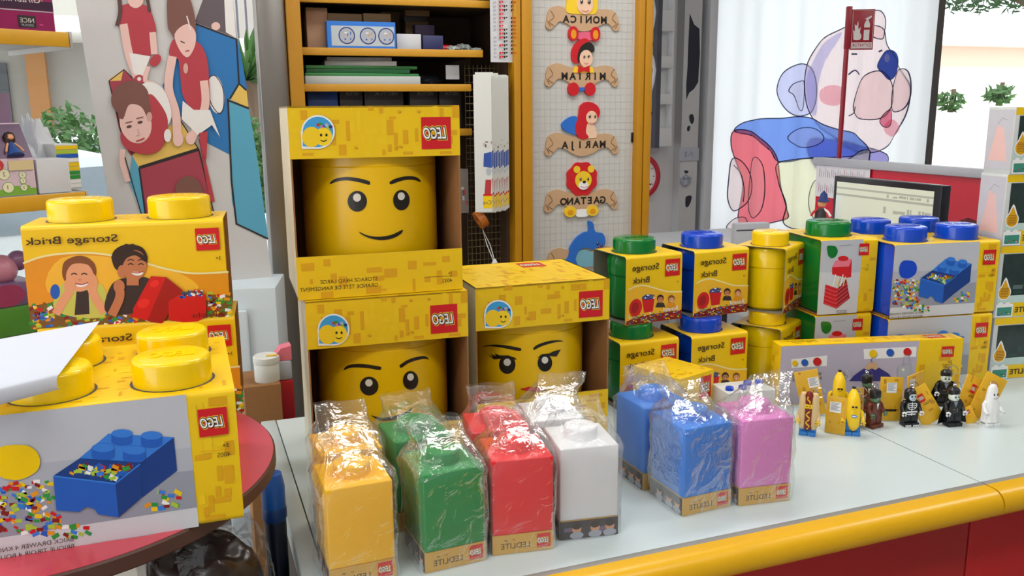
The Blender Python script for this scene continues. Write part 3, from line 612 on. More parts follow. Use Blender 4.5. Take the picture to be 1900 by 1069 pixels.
# ================================================================ printed pictures
def rnd_band(d, w, h, seed, n=60): d.rects(-w / 2, 0.001, w / 2, h, n, [YE2, YE2, YE3], seed)
def art_drawer(root, par, w, h):
    z = (0, 580, 2.186); d = front(root, w, z); d.lim = (-w / 2 + .004, w / 2)
    a0 = d.T(757, 345)[0]; yb = d.T(800, 850)
    L = -w / 2
    d.zoom = None; d.poly([(L, 0), (.0856, 0), (.0836, h - .001), (L, h - .001)], M('print_pale', (206, 208, 214), .45, .02)); d.poly([(L, .026), (.0852, .026), (.0845, .105), (L, .112)], LGR); d.poly([(L, .112), (.0845, .105), (.0836, h - .001), (L, h - .001)], M('print_wall', (190, 193, 202), .45, .02))
    d.poly([(L, .026), (.0852, .026), (.0848, .075), (L, .085)], MGR)
    d.rects(.0858, .002, w / 2 - .002, h - .002, 80, [YE2, YE2, YE3], 4, (.01, .026)); d.zoom = z
    d.scatter([(-250, 640), (0, 690), (215, 680), (225, 760), (250, 850), (430, 880), (340, 915), (0, 890), (-250, 900)], 170, MULTI, 1, 24); d.scatter([(565, 740), (690, 680), (745, 700), (740, 780), (620, 815)], 16, MULTI, 2, 26)
    d.poly([(322, 590), (440, 490), (705, 505), (572, 607)], PBL2); d.poly([(572, 607), (705, 505), (718, 640), (578, 748)], PBD); d.poly([(322, 590), (572, 607), (578, 748), (330, 700)], PBL)
    for x, y, s in ((495, 495, 1), (615, 503, 1), (418, 552, 1.06), (545, 562, 1.06)): d.rect(x - 43 * s, y - 6, x + 43 * s, y + 26 * s, PBL); d.ell(x, y + 26 * s, 43 * s, 18 * s, PBL); d.ell(x, y - 6, 43 * s, 17 * s, PBL2)
    d.poly([(217, 660), (322, 590), (572, 607), (468, 690)], PBD); d.scatter([(290, 650), (345, 612), (540, 618), (470, 672)], 60, MULTI, 3, 26)
    d.poly([(217, 658), (468, 690), (482, 828), (398, 815), (385, 795), (360, 786), (340, 790), (325, 806), (230, 800)], PBL); d.poly([(468, 690), (568, 612), (575, 747), (482, 828)], PBD); d.stroke([(217, 660), (468, 691), (568, 612)], 6, PBL2)
    d.text('BRICK DRAWER 4 KNOBS', 302, 922, 17, TXT); d.text('BRIQUE TIROIR 4 BOUTONS', 305, 951, 17, TXT)
    d.stroke([(812, 563), (935, 551)], 2, POR); d.text('3+', 931, 541, 17, TXT, off=.01); d.text('4005', 935, 578, 17, TXT); d.stroke([(365, 933), (560, 905), (632, 893)], 2, LGR)
    d.build('front_print', par)
    d = front(root, w, z, base=.0022); d.logo(800, 393, 927, 490); d.build('logo', par)
    d = front(root, w, z, base=.0018); d.poly([(0, 545), (90, 535), (140, 553), (163, 595), (150, 640), (95, 672), (45, 676), (0, 660), (-24, 600)], BRICKC['yellow'], 4); d.build('cut_out', par)
def knob_mesh(mb, x, y, z, r, hh, mt, letter=True):
    b = .006; prof = [(0, hh)] if not letter else [(0, hh)]
    prof = [(r, -.004), (r, hh - b)] + [(r - b + b * math.cos(R_(k * 22.5)), hh - b + b * math.sin(R_(k * 22.5))) for k in range(1, 5)] + [(0, hh)]
    mb.lathe(prof, mt, (x, y, z), 48)
    vs, fs = bold_text('LEGO', .03); sc = r * 1.25 / 2.6; top = []
    bv = [mb.bm.verts.new((x - (vx - 1.3) * sc, y + (vy - .33) * sc * 1.35, z + hh + .0012)) for vx, vy in vs]; ff = []
    for f in fs:
        try: ff.append(mb.bm.faces.new([bv[q] for q in f]))
        except ValueError: pass
    ed = {}
    for f in ff:
        for e in f.edges: ed[e] = ed.get(e, 0) + 1
    for e in [e for e, c in ed.items() if c == 1]:
        a, c = e.verts; lo = [mb.bm.verts.new(v.co - V3((0, 0, .0016))) for v in (c, a)]; ff.append(mb.bm.faces.new((a, c, lo[0], lo[1])))
    mb.take(ff, mt)
def sleeve_pack(name, label, cat, loc, yaw, w, d, h, col, knobs, kr, kh, art, group, body='box', mat=YEL, inner=BROWN, tops=(YE2, YE3)):
    t = thing(name, label, cat, loc, yaw, group); mt = BRICKC[col]
    m = MB(); m.sleeve(w, d, h, mat, inner); ct = m.build('carton', t)
    m = MB()
    if body == 'box': m.box((0, d / 2, h / 2), (w - .012, d - .008, h - .004), mt, .006)
    else:
        r = min(w, d) / 2 - .003; z1 = h - .003; m.lathe([(0, .002), (r - .012, .002), (r - .004, .008), (r - .002, .016), (r - .002, h * .66), (r - .0035, h * .665), (r - .0035, h * .675), (r, h * .68), (r, z1 - .014), (r - .005, z1 - .003), (r - .014, z1), (0, z1)], mt, (0, d / 2, 0), 56)
    bd = m.build('plastic_brick', t)
    for x, y in knobs:
        m = MB(); knob_mesh(m, x, y, h, kr, kh, mt); m.build('knob', bd)
        m = MB()
    q = topf(t, h)
    q.rects(-w / 2 + .002, .012, w / 2 - .002, d - .012, int(w * d * 1600), list(tops), 7 + int(w * 1000))
    for x, y in knobs: q.ell(x, y, kr * 1.07, kr * 1.07, DGR)
    q.build('top_print', ct); art(t, ct, w, h)
    return t
tA = sleeve_pack('storage_drawer_box', 'big boxed yellow four-knob drawer on the red round table, white paper lying on its knobs', 'toy box', (-.474, .979, .153), R_(20.4), .28, .28, .174, 'yellow', [(x, y) for y in (.064, .202) for x in (-.069, .069)], .0475, .034, art_drawer, 'boxed four-knob drawers')
Y2B = {BRICKC['yellow']: BRICKC['blue']}
copy_tree(tA, (1.015, 2.003, .176), R_(12), 'boxed blue four-knob drawer on top of its stack of two at the right', Y2B)
copy_tree(tA, (1.013, 2.001, 0), R_(12), 'boxed blue four-knob drawer at the bottom of its stack behind the wall hanger box', Y2B, skip=('knob',))

def art_drawer1(root, par, w, h):
    z = (1380, 370, 3.054); d = front(root, w, z); L, Rr = -w / 2, w / 2
    d.zoom = None; sx = .034
    d.poly([(L, .001), (sx - .004, .001), (sx, h - .001), (L, h - .001)], M('print_wall', (190, 193, 202), .45)); d.poly([(L, .001), (sx - .004, .001), (sx - .002, h * .55), (L, h * .58)], M('print_pale', (206, 208, 214), .45)); d.rects(sx + .002, .002, Rr - .002, h - .002, 14, [YE2, YE3], 5, (.008, .02)); d.zoom = z
    d.poly([(500, 385), (520, 345), (612, 338), (608, 440), (580, 445), (500, 425)], RED); d.poly([(500, 385), (520, 345), (612, 338), (596, 380)], PPK); d.ell(563, 335, 30, 15, RED)
    d.poly([(462, 482), (530, 505), (524, 620), (450, 592)], RED); d.poly([(530, 505), (580, 450), (600, 560), (524, 620)], M('print_red_dark', (160, 16, 26), .4))
    for k in range(5): d.stroke([(505 + k * 14, 492), (520 + k * 14, 425 + (k % 3) * 12)], 5, [WHT, CRM, POR][k % 3])
    for k in range(5): d.stroke([(455, 500 + k * 22), (520, 525 + k * 22), (590, 470 + k * 22)], 2.5, PPK)
    d.text('BRICK DRAWER', 580, 632, 6, TXT); d.text('BRIQUE TIROIR', 580, 642, 6, TXT); d.stroke([(540, 262), (610, 258)], 3, MGR); d.text('3+', 705, 375, 9, TXT); d.stroke([(665, 390), (708, 387)], 1.5, TXT); d.text('4000', 705, 402, 7, TXT)
    d.build('front_print', par); d = front(root, w, z, base=.0016); d.logo(654, 251, 706, 315); d.build('logo', par)
    d = front(root, w, z, base=.0014); d.poly([(472, 265), (500, 263), (520, 268), (531, 292), (520, 322), (498, 333), (480, 322), (473, 300)], BRICKC['green'], 4); d.build('cut_out', par)
tK = sleeve_pack('storage_drawer_box', 'boxed green one-knob drawer on top of its stack beside the blue drawers', 'toy box', (.789, 2.012, .18), R_(12), .147, .2, .178, 'green', [(-.004, .088)], .052, .034, art_drawer1, 'boxed one-knob drawers')
copy_tree(tK, (.785, 2.008, 0), R_(12), 'boxed green one-knob drawer at the bottom of its stack behind the wall hanger box', skip=('knob',))

def art_round(root, par, w, h):
    z = (1060, 380, 3.143); d = front(root, w, z)
    d.poly([(326, 500), (400, 472), (470, 482), (560, 506), (645, 505), (640, 662), (318, 706)], M('print_amber', (238, 184, 40), .4)) 
    d.stroke([(332, 498), (370, 478), (420, 470), (480, 484), (560, 506), (646, 506)], 8, M('print_wave', (236, 226, 160), .4), 5)
    d.poly([(322, 680), (400, 650), (560, 625), (642, 612), (640, 662), (318, 704)], M('print_maroon', (130, 20, 20), .4)); d.scatter([(324, 640), (400, 640), (640, 605), (638, 658), (322, 700)], 110, MULTI, 5, 9)
    d.poly([(410, 545), (487, 528), (474, 622), (424, 630)], RED, 0); d.ell(450, 538, 38, 15, PBD, -8); d.scatter([(415, 530), (485, 515), (480, 545), (420, 548)], 26, MULTI, 8, 9); d.ell(374, 600, 36, 52, RED, 14); d.ell(370, 600, 20, 32, M('print_red_dark', (160, 16, 26), .4), 14)
    d.kid(518, 548, 19, SKI2, HAIR, M('print_shirt_black', (50, 40, 40), .5)); d.kid(582, 550, 18, SKIN, HAI2, POR)
    d.text('Storage', 510, 372, 34, TXT, off=.01, width=154); d.text('Brick', 456, 450, 34, TXT, off=.01, width=100); d.text('3+', 624, 452, 12, TXT); d.text('Round', 620, 610, 24, WHT, off=.01, width=86)
    d.build('front_print', par); d = front(root, w, z, base=.0016); d.logo(548, 319, 630, 409); d.build('logo', par)
tF = sleeve_pack('round_storage_brick_box', 'boxed green round brick on top of its stack of two, nearest the heads', 'toy box', (.318, 1.912, .187), R_(25), .149, .142, .155, 'green', [(-.012, .066)], .0485, .032, art_round, 'boxed round storage bricks', 'round', inner=GREYB)
G2B, G2Y = {BRICKC['green']: BRICKC['blue']}, {BRICKC['green']: BRICKC['yellow']}
copy_tree(tF, (.306, 1.874, 0), R_(21), 'boxed green round brick at the bottom of its stack, behind the small yellow carton')
copy_tree(tF, (.484, 1.978, .187), R_(22), 'boxed blue round brick on top of its stack between green and yellow ones', G2B)
copy_tree(tF, (.474, 1.925, 0), R_(20), 'boxed blue round brick at the bottom of its stack between green and yellow ones', G2B)
ry = copy_tree(tF, (.668, 2.028, .187), R_(54), 'boxed yellow round brick on top of its stack, turned to show its open side', G2Y); ry.scale = (.88, .88, 1)
ry = copy_tree(tF, (.664, 2.012, 0), R_(52), 'boxed yellow round brick at the bottom of its stack behind the hanger box', G2Y); ry.scale = (.88, .88, 1)

def art_storage2(root, par, w, h):
    z = (0, 330, 2.888); d = front(root, w, z); amber = M('print_amber2', (226, 150, 20), .4)
    Lx, Rx = d.T(128, 460), d.T(1226, 505); a = w / 2 - .001
    bx = lambda x: x
    d.poly([(128, 460), (220, 425), (330, 407), (470, 402), (600, 416), (760, 452), (900, 490), (1040, 512), (1222, 503), (1238, 780), (168, 808)], amber)
    d.poly([(330, 430), (700, 440), (1000, 530), (1000, 620), (300, 640)], M('print_amber3', (240, 186, 50), .4), 5)
    d.poly([(155, 690), (320, 660), (700, 700), (1000, 620), (1232, 630), (1240, 785), (168, 812)], M('print_pile_shadow', (120, 84, 30), .5))
    d.scatter([(155, 680), (300, 665), (420, 720), (560, 715), (700, 720), (900, 760), (1060, 620), (1230, 610), (1240, 785), (170, 808)], 330, MULTI + [PGR, POR, M('print_pile_shadow', (120, 84, 30), .5)], 6, 24)
    d.stroke([(124, 458), (220, 424), (330, 407), (470, 402), (600, 416), (760, 452), (900, 490), (1040, 512), (1224, 504)], 11, M('print_wave', (236, 226, 160), .4), 5)
    blk = M('print_shirt_black', (50, 40, 40), .5); lime = M('print_shirt_lime', (196, 200, 90), .5)
    # fair child, chin in both hands
    d.poly([(290, 700), (310, 600), (360, 560), (520, 560), (570, 620), (560, 740), (400, 745)], lime, 4); d.poly([(400, 735), (410, 610), (475, 600), (480, 730)], blk); d.ell(296, 610, 26, 40, PBL)
    d.ell(425, 505, 92, 88, HAI2, -10); d.ell(428, 530, 74, 80, SKIN)
    d.poly([(335, 520), (345, 450), (420, 420), (500, 450), (515, 510), (470, 465), (390, 462), (352, 510)], HAI2, 4)
    for q in (((300, 730), (345, 650), (380, 600)), ((560, 720), (510, 640), (490, 590))): d.stroke([*q], 46, SKIN, 5)
    d.ell(375, 570, 30, 42, SKIN, 18); d.ell(497, 555, 26, 48, SKIN, -12)
    for x in (398, 452): d.stroke([(x - 16, 518), (x, 511), (x + 16, 518)], 6, HAIR, 4)
    d.ell(440, 566, 34, 18, WHT, -8, a0=0, a1=180); d.stroke([(404, 566), (440, 570), (474, 560)], 6, M('print_lip', (170, 70, 60)), 4); d.ell(428, 545, 9, 7, M('print_lip2', (214, 140, 104)))
    # dark haired child
    d.poly([(560, 690), (600, 570), (680, 535), (800, 540), (800, 640), (720, 720), (600, 730)], blk, 4)
    d.poly([(600, 440), (612, 390), (660, 360), (720, 358), (770, 380), (790, 430), (770, 480), (640, 500)], HAIR, 5)
    for k in range(16): d.ell(612 + 11 * k, 425 - 62 * math.sin(math.pi * k / 15) + (k % 3) * 6, 15, 13, HAIR)
    d.ell(655, 500, 24, 34, SKI2); d.rect(680, 520, 745, 575, SKI2); d.ell(722, 468, 64, 82, SKI2, 6); d.poly([(655, 470), (660, 410), (720, 388), (778, 420), (780, 450), (730, 415), (680, 430)], HAIR, 4)
    for x in (702, 757): d.stroke([(x - 15, 465), (x, 458), (x + 15, 465)], 6, HAIR, 4); d.stroke([(x - 18, 442), (x, 436), (x + 18, 442)], 5, HAIR, 4)
    d.ell(737, 503, 33, 19, WHT, 4, a0=0, a1=180); d.stroke([(703, 503), (737, 508), (770, 500)], 5, M('print_lip', (170, 70, 60)), 4)
    d.stroke([(600, 735), (640, 650), (645, 600)], 48, SKI2, 5); d.ell(640, 580, 30, 36, SKI2)
    # red bricks
    d.poly([(715, 700), (810, 525), (890, 530), (980, 600), (870, 780), (715, 745)], RED); d.poly([(890, 530), (980, 600), (870, 780), (790, 765)], M('print_red_dark', (160, 16, 26), .4)); d.ell(830, 565, 26, 18, M('print_red_bright', (230, 40, 40), .4), -25); d.ell(770, 670, 34, 24, M('print_red_bright', (230, 40, 40), .4), -25)
    d.poly([(905, 660), (960, 625), (1105, 620), (1105, 740), (1040, 780), (905, 760)], RED); d.scatter([(965, 640), (1000, 600), (1080, 605), (1085, 635)], 34, [WHT, PBL, DGR, RED], 9, 22)
    d.text('Storage Brick', 637, 338, 38, TXT, off=.01, width=488); d.text('3+', 1186, 436, 18, TXT, off=.01); d.text('2 Knobs', 1208, 736, 26, M('print_dark_red', (110, 20, 16), .5), width=175)
    d.build('front_print', par); d = front(root, w, z, base=.0024, step=.0001); d.logo(1044, 271, 1180, 384); d.build('logo', par)
tS = sleeve_pack('storage_brick_box', 'boxed yellow two-knob brick on top of its stack, printed with two smiling children', 'toy box', (-.631, 1.414, .319), R_(15), .306, .135, .166, 'yellow', [(-.076, .068), (.080, .068)], .051, .036, art_storage2, 'boxed two-knob bricks', tops=(YE3,))
copy_tree(tS, (-.6225, 1.412, .153), R_(15), 'boxed yellow two-knob brick at the bottom of its stack, mostly hidden by the drawer box', skip=('knob',))

# ================================================================ boxed heads
def badge(d, x, y, r):
    d.poly([(x - r * 1.02, y), (x, y - r), (x, y + r), (x - r * .96, y + r)], WHT); d.ell(x, y, r, r, WHT); d.ell(x, y, r * .9, r * .9, SKY); d.poly([(x - r * .9, y + r * .85), (x - r * .88, y), (x, y), (x - r * .1, y + r * .9)], SKY)
    d.ell(x + .32 * r, y + .28 * r, .52 * r, .54 * r, M('badge_yellow', (250, 214, 30), .4)); d.ell(x - .38 * r, y + .3 * r, .56 * r, .6 * r, M('badge_yellow2', (244, 204, 24), .4))
    for k, c in enumerate((RED, PGR, PPK, PBL, LGR, PLI, PBD)): d.ell(x + (.02 + .12 * k) * r, y - (.42 + .08 * math.sin(k * 2.1)) * r + .02 * k * r, .12 * r, .1 * r, c, n=8)
    for q in (.18, .5): d.ell(x + q * r, y + .18 * r, .07 * r, .09 * r, BLK, n=8)
    d.stroke([(x + .15 * r, y + .48 * r), (x + .34 * r, y + .56 * r), (x + .52 * r, y + .46 * r)], .05 * r, BLK, 3)
HEADY = M('plastic_head_yellow', (238, 190, 0), 0.3, 0.015)
def head_box(label, loc, yaw, w, dp, h, band, lip, bz, lz, badge_at, face, texts=None, ztop=None, sc=(.126, .024)):
    t = thing('storage_head_box', label, 'toy box', loc, yaw, 'boxed storage heads'); th = .003; SIDE = M('carton_side', (206, 196, 170), .45, .12, 9)
    m = MB()
    def shell(x0, x1, y0, y1, z0, z1, mo, mi, ax):         # thin board: outer face mo, inner face mi
        vs = m.box(((x0 + x1) / 2, (y0 + y1) / 2, (z0 + z1) / 2), (x1 - x0, y1 - y0, z1 - z0), mi)
        for f in {f for v in vs for f in v.link_faces}:
            c = f.calc_center_median(); f.normal_update()
            if f.normal.dot(V3(ax)) > .9: f.material_index = m.mi(mo)
    shell(-w / 2, -w / 2 + th, .001, dp, 0, h, SIDE, BROWN, (-1, 0, 0)); shell(w / 2 - th, w / 2, .001, dp, 0, h, SIDE, BROWN, (1, 0, 0)); shell(-w / 2, w / 2, dp - th, dp, 0, h, YEL, BROWN, (0, 1, 0))
    shell(-w / 2, w / 2, .001, dp, 0, th, YEL, BROWN, (0, 0, -1)); shell(-w / 2, w / 2, 0, dp, h - th, h, YEL, BROWN, (0, 0, 1)); shell(-w / 2, w / 2, 0, th, h - band, h, YEL, BROWN, (0, -1, 0)); shell(-w / 2, w / 2, 0, th, 0, lip, YEL, BROWN, (0, -1, 0))
    ct = m.build('carton', t, smooth=0)
    d = front(t, w); d.rects(-w / 2, h - band, w / 2, h, 110, [YE2, YE2, YE3], 11, (.01, .036))
    rg = random.Random(5)
    for _ in range(9):
        x, y = rg.uniform(-w * .45, w * .45), rg.choice((h - .01, h - band * .55, h - band * .8)); d.ell(x, y, .0035, .0028, YE3, n=10); d.ell(x + .001, y - .001, .003, .002, M('carton_stud_line', (168, 116, 10), .5), n=10); d.ell(x, y, .003, .0024, YE2, n=10)
    d.zoom = bz; badge(d, *badge_at)
    d.build('upper_print', ct)
    d = front(t, w); d.rects(-w / 2, 0, w / 2, lip, 44, [YE2, YE2, YE3], 12, (.008, .036))
    if texts: texts(d)
    d.build('lower_print', ct)
    d = front(t, w, lz[0], base=.001); d.logo(*lz[1]); d.build('logo', ct)
    q = topf(t, h); q.rects(-w / 2, 0, w / 2, dp, 130, [YE2, YE3], 3, (.008, .03)); q.logo(.02, dp - .022, .075, dp - .075) if ztop else None; q.build('top_print', ct)
    r, y0 = sc; cy = y0 + r * .92
    m = MB(); H0, H1 = .006 + (lip - .045) * .55, h - .022; lid = H1 - .085
    prof = [(0, H0), (r - .045, H0)] + [(r - .045 + .045 * math.sin(R_(k * 15)), H0 + .045 - .045 * math.cos(R_(k * 15))) for k in range(1, 7)] + [(r, lid), (r - .001, lid + .0012), (r, lid + .0024), (r, H1 - .045)] + [(r - .045 + .045 * math.cos(R_(k * 15)), H1 - .045 + .045 * math.sin(R_(k * 15))) for k in range(1, 7)] + [(0, H1)]
    m.lathe(prof, HEADY, (.006, cy, 0), 96); hd = m.build('storage_head', t)
    d = Deco(t, (0, 0, 0), X3, Z3, face[0], cyl=(.006, cy, r), cut=.008, base=.0006, step=.00012); face[1](d); d.build('printed_face', hd)
    return t
FB = M('face_black', (28, 22, 16), .35); EYW = M('face_white', (222, 218, 206), .35); LIPS = M('face_lips', (206, 40, 44), .4)
def face_smile(d):
    d.poly([(308, 470), (320, 452), (350, 439), (400, 434), (460, 442), (505, 455), (512, 464), (506, 474), (460, 462), (400, 452), (350, 456)], FB, 4); d.poly([(611, 460), (640, 443), (690, 431), (735, 432), (760, 444), (768, 460), (735, 449), (690, 449), (650, 460), (618, 472)], FB, 4)
    d.ell(447, 558, 49, 53, FB); d.ell(446, 539, 20, 21, EYW); d.ell(670, 552, 42, 52, FB); d.ell(669, 532, 18, 20, EYW)
    d.poly([(455, 712), (490, 728), (530, 737), (575, 737), (620, 728), (655, 712), (677, 703), (668, 722), (630, 744), (575, 755), (520, 748), (475, 730)], FB, 4)
def face_smirk(d):
    d.poly([(350, 643), (365, 622), (400, 611), (450, 609), (510, 617), (553, 625), (555, 637), (545, 643), (490, 634), (430, 629), (385, 631)], FB, 4); d.poly([(660, 614), (700, 588), (750, 571), (795, 567), (818, 584), (790, 581), (740, 592), (700, 608), (668, 630), (658, 625)], FB, 4)
    d.ell(490, 731, 51, 52, FB); d.ell(489, 713, 20, 20, EYW); d.ell(717, 700, 42, 52, FB); d.ell(716, 681, 18, 20, EYW); d.poly([(500, 892), (560, 905), (640, 892), (700, 868), (720, 852), (712, 880), (650, 912), (560, 922)], FB, 4)
def face_lashes(d):
    d.poly([(1116, 517), (1140, 507), (1190, 503), (1250, 508), (1310, 519), (1328, 526), (1320, 538), (1270, 530), (1210, 518), (1150, 512)], FB, 4); d.poly([(1394, 522), (1420, 502), (1480, 483), (1530, 479), (1560, 485), (1520, 489), (1470, 501), (1425, 518), (1400, 532)], FB, 4)
    d.ell(1251, 613, 45, 51, FB); d.ell(1251, 600, 20, 20, EYW); d.ell(1457, 604, 40, 47, FB); d.ell(1457, 588, 18, 19, EYW)
    d.poly([(1144, 556), (1175, 572), (1160, 552), (1190, 566), (1183, 550), (1210, 562), (1255, 562), (1295, 575), (1303, 586), (1260, 578), (1215, 580), (1180, 584)], FB); d.poly([(1543, 531), (1515, 560), (1525, 533), (1500, 557), (1502, 540), (1480, 552), (1440, 555), (1415, 575), (1440, 568), (1490, 565), (1520, 568)], FB)
    d.poly([(1322, 745), (1350, 740), (1370, 734), (1395, 738), (1420, 736), (1450, 746), (1440, 756), (1400, 762), (1350, 756)], LIPS, 3); d.stroke([(1430, 752), (1455, 756), (1468, 747)], 6, FB, 4)
zc, zd = (500, 170, 2.742), (520, 470, 2.969)
def tx_head(d):
    d.zoom = zc; d.text('STORAGE HEAD LARGE', 551, 960, 19, TXT, width=287); d.text('GRANDE TÊTE DE RANGEMENT', 553, 992, 19, TXT, width=388); d.text('3+', 930, 930, 14, TXT); d.stroke([(788, 945), (930, 937)], 1.8, TXT); d.text('4032', 930, 968, 18, TXT)
head_box('boxed smiling yellow head on top of the stack of two beside the metal pillar', (-.233, 1.541, .335), R_(18), .298, .226, .334, .0885, .0765, zc, (zc, (770, 130, 924, 290)), (246, 205, 86), (zc, face_smile), tx_head)
head_box('boxed smirking yellow head at the bottom of its stack, behind the bagged lamps', (-.222, 1.532, 0), R_(17.2), .293, .222, .334, .087, .085, zd, (zd, (825, 288, 977, 432)), (293, 420, 88), (zd, face_smirk))
head_box('boxed head with eyelashes and red lips, standing alone beside the stack of heads', (.063, 1.673, 0), R_(18.9), .282, .252, .327, .0845, .095, zd, (zd, (1645, 212, 1774, 345)), (1200, 334, 78), (zd, face_lashes), None, True)

# ================================================================ bagged brick lamps
def bag(par, w, d, h, seed, side=0.0, tail=1.0):
    rg = random.Random(seed); m = MB(); n = 64
    lv = [(.001, 1, 1, 0), (.012, 1, 1, 0), (.03, 1, 1, 0), (.05, 1, 1, 0), (.07, 1, 1, 0), (.09, 1, 1, 0), (.11, 1, 1, 0), (.13, 1, 1, 0), (h - .006, 1, 1, 0), (h + .003, .98, .98, 0.0), (h + .012, .86, .84, .004), (h + .02, .72, .62, .01), (h + .026, .66, .40, .016), (h + .034, .68, .2, .022), (h + .046, .72, .08, .028)]
    rings = []; off = V3((seed * 3.1, seed * 1.7, 0))
    for i, (z, kx, ky, sh) in enumerate(lv):
        ring = []
        for k in range(n):
            a = 2 * math.pi * k / n; c, q = math.cos(a), math.sin(a); e = .22 if z < h else .5
            x = math.copysign(abs(c) ** e, c) * (w / 2 + .0035) * kx; y = math.copysign(abs(q) ** e, q) * (d / 2 + .0035) * ky
            p = V3((x, y, z)); amp = .0035 if z < h - .01 else .008
            nz = noise.noise(p * 38 + off) * .9 + abs(noise.noise(p * 90 + off)) * .7 + (.5 - abs(noise.noise(V3((p.x * 30 + p.z * 26, p.y * 30, p.z * 34 - p.x * 18)) + off))) * .7
            rad = V3((x, y, 0)).normalized(); p += rad * max(-.0025, amp * nz) + V3((0, 0, amp * .9 * noise.noise(p * 55 + off * 2) if i > 8 else 0))
            if abs(c) > .7: p += V3((math.copysign(.006 * (0.5 + 0.5 * noise.noise(V3((z * 30, seed, a)))), c), 0, 0))     # slack side seams
            p += V3((side * sh * 2, sh * 1.3, sh * .25 * tail)); ring.append(m.bm.verts.new(p))
        rings.append(ring)
    fs = []
    for a, b_ in zip(rings, rings[1:]):
        for k in range(n): fs.append(m.bm.faces.new((a[k], a[(k + 1) % n], b_[(k + 1) % n], b_[k])))
    m.take(fs, FILM); return m.build('plastic_bag', par, smooth=50)
KRAFT = M('kraft_gold', (204, 160, 70), .45, .06, 60); DPH = M('photo_dark', (64, 52, 56), .45)
def lamp(name_col, rgb, label, cx, cy, yaw, seed, face='front', side=0.0):
    w, d, h, bh = .0955, .1, .151, .031; mt = M('lamp_' + name_col, rgb, .45, .02, 40, 0, 0, 0, .4)
    t = thing('brick_lamp', label, 'lamp', (cx, cy, 0), yaw, 'bagged brick lamps'); Rr = t
    m = MB(); m.box((0, 0, bh / 2), (w, d, bh), KRAFT, .0008); bs = m.build('cardboard_base', t)
    m = MB(); m.box((0, 0, (bh + h) / 2), (w - .001, d - .001, h - bh), mt, .0025, 3); bd = m.build('brick_body', t)
    m = MB(); r = .027; m.lathe([(r, -.001), (r, .014), (r - .001, .0165), (r - .003, .018), (r * .5, .0185), (0, .0185)], mt, (0, 0, h), 40); m.build('knob', bd)
    def pics(q, seed):
        rg = random.Random(seed); q.rects(-w / 2 + .002, .002, w / 2 - .002, bh - .002, 16, [DPH, M('photo_mauve', (120, 100, 124), .45), M('photo_brown', (96, 66, 50), .45)], seed, (.012, .028))
        for x in (-.02, .01, .034): q.ell(x, .017, .0075, .009, SKIN); q.ell(x, .022, .008, .006, HAIR); q.ell(x, .006, .011, .006, LGR)
    for o, ex, kind in (((0, -d / 2, 0), X3, face), ((-w / 2, 0, 0), (0, -1, 0), 'photo'), ((w / 2, 0, 0), (0, 1, 0), 'photo')):
        q = Deco(t, o, ex, Z3); q.add([(-w / 2, .0005), (w / 2, .0005), (w / 2, bh - .0005), (-w / 2, bh - .0005)], [(0, 1, 2, 3)], KRAFT if kind == 'front' else DPH)
        if kind == 'front':
            q.text('LEDLITE', .011, .009, .0088, TXT, off=.005, loc=True, width=.046); q.text('6+', -.013, .0215, .003, TXT, loc=True); q.rects(-.034, .021, -.02, .0235, 5, [TXT], 3, (.002, .004)); q.logo(.021, .0285, .0425, .006)
        else: pics(q, seed)
        q.build('base_print' if kind == 'front' else 'base_photo', bs)
    bag(t, w, d, h, seed, side); return t
LY, LG, LR, LW, LB, LP = (244, 186, 6), (0, 134, 62), (226, 26, 40), (236, 238, 242), (34, 120, 216), (216, 128, 196)
lamp('yellow', LY, 'bagged yellow brick lamp at the counter edge, nearest the camera', -.233, 1.178, R_(22), 1)
lamp('yellow', LY, 'bagged yellow brick lamp behind the nearest yellow one', -.266, 1.302, R_(23), 2)
lamp('green', LG, 'bagged green brick lamp in front, between the yellow and red lamps', -.106, 1.224, R_(24), 3)
lamp('green', LG, 'bagged green brick lamp standing behind the front green one, mostly hidden', -.162, 1.352, R_(24), 4)
lamp('red', LR, 'bagged red brick lamp in front, between the green and white lamps', .003, 1.268, R_(12.7), 5)
lamp('red', LR, 'bagged red brick lamp behind the front red one', -.03, 1.385, R_(13), 6)
lamp('white', LW, 'bagged white brick lamp in front with dark photo base', .107, 1.314, R_(12.3), 7, 'photo')
lamp('white', LW, 'bagged white brick lamp behind the front white one, before the lashed head', .062, 1.436, R_(14), 8, 'photo', .6)
lamp('blue', LB, 'bagged blue brick lamp with its gold printed base facing front', .302, 1.398, R_(23.5), 9)
lamp('blue', LB, 'bagged blue brick lamp behind at the left of the front blue one', .2525, 1.499, R_(22.7), 10)
lamp('pink', LP, 'bagged pink brick lamp beside the blue one', .415, 1.429, R_(13), 11, 'front', 1.0)

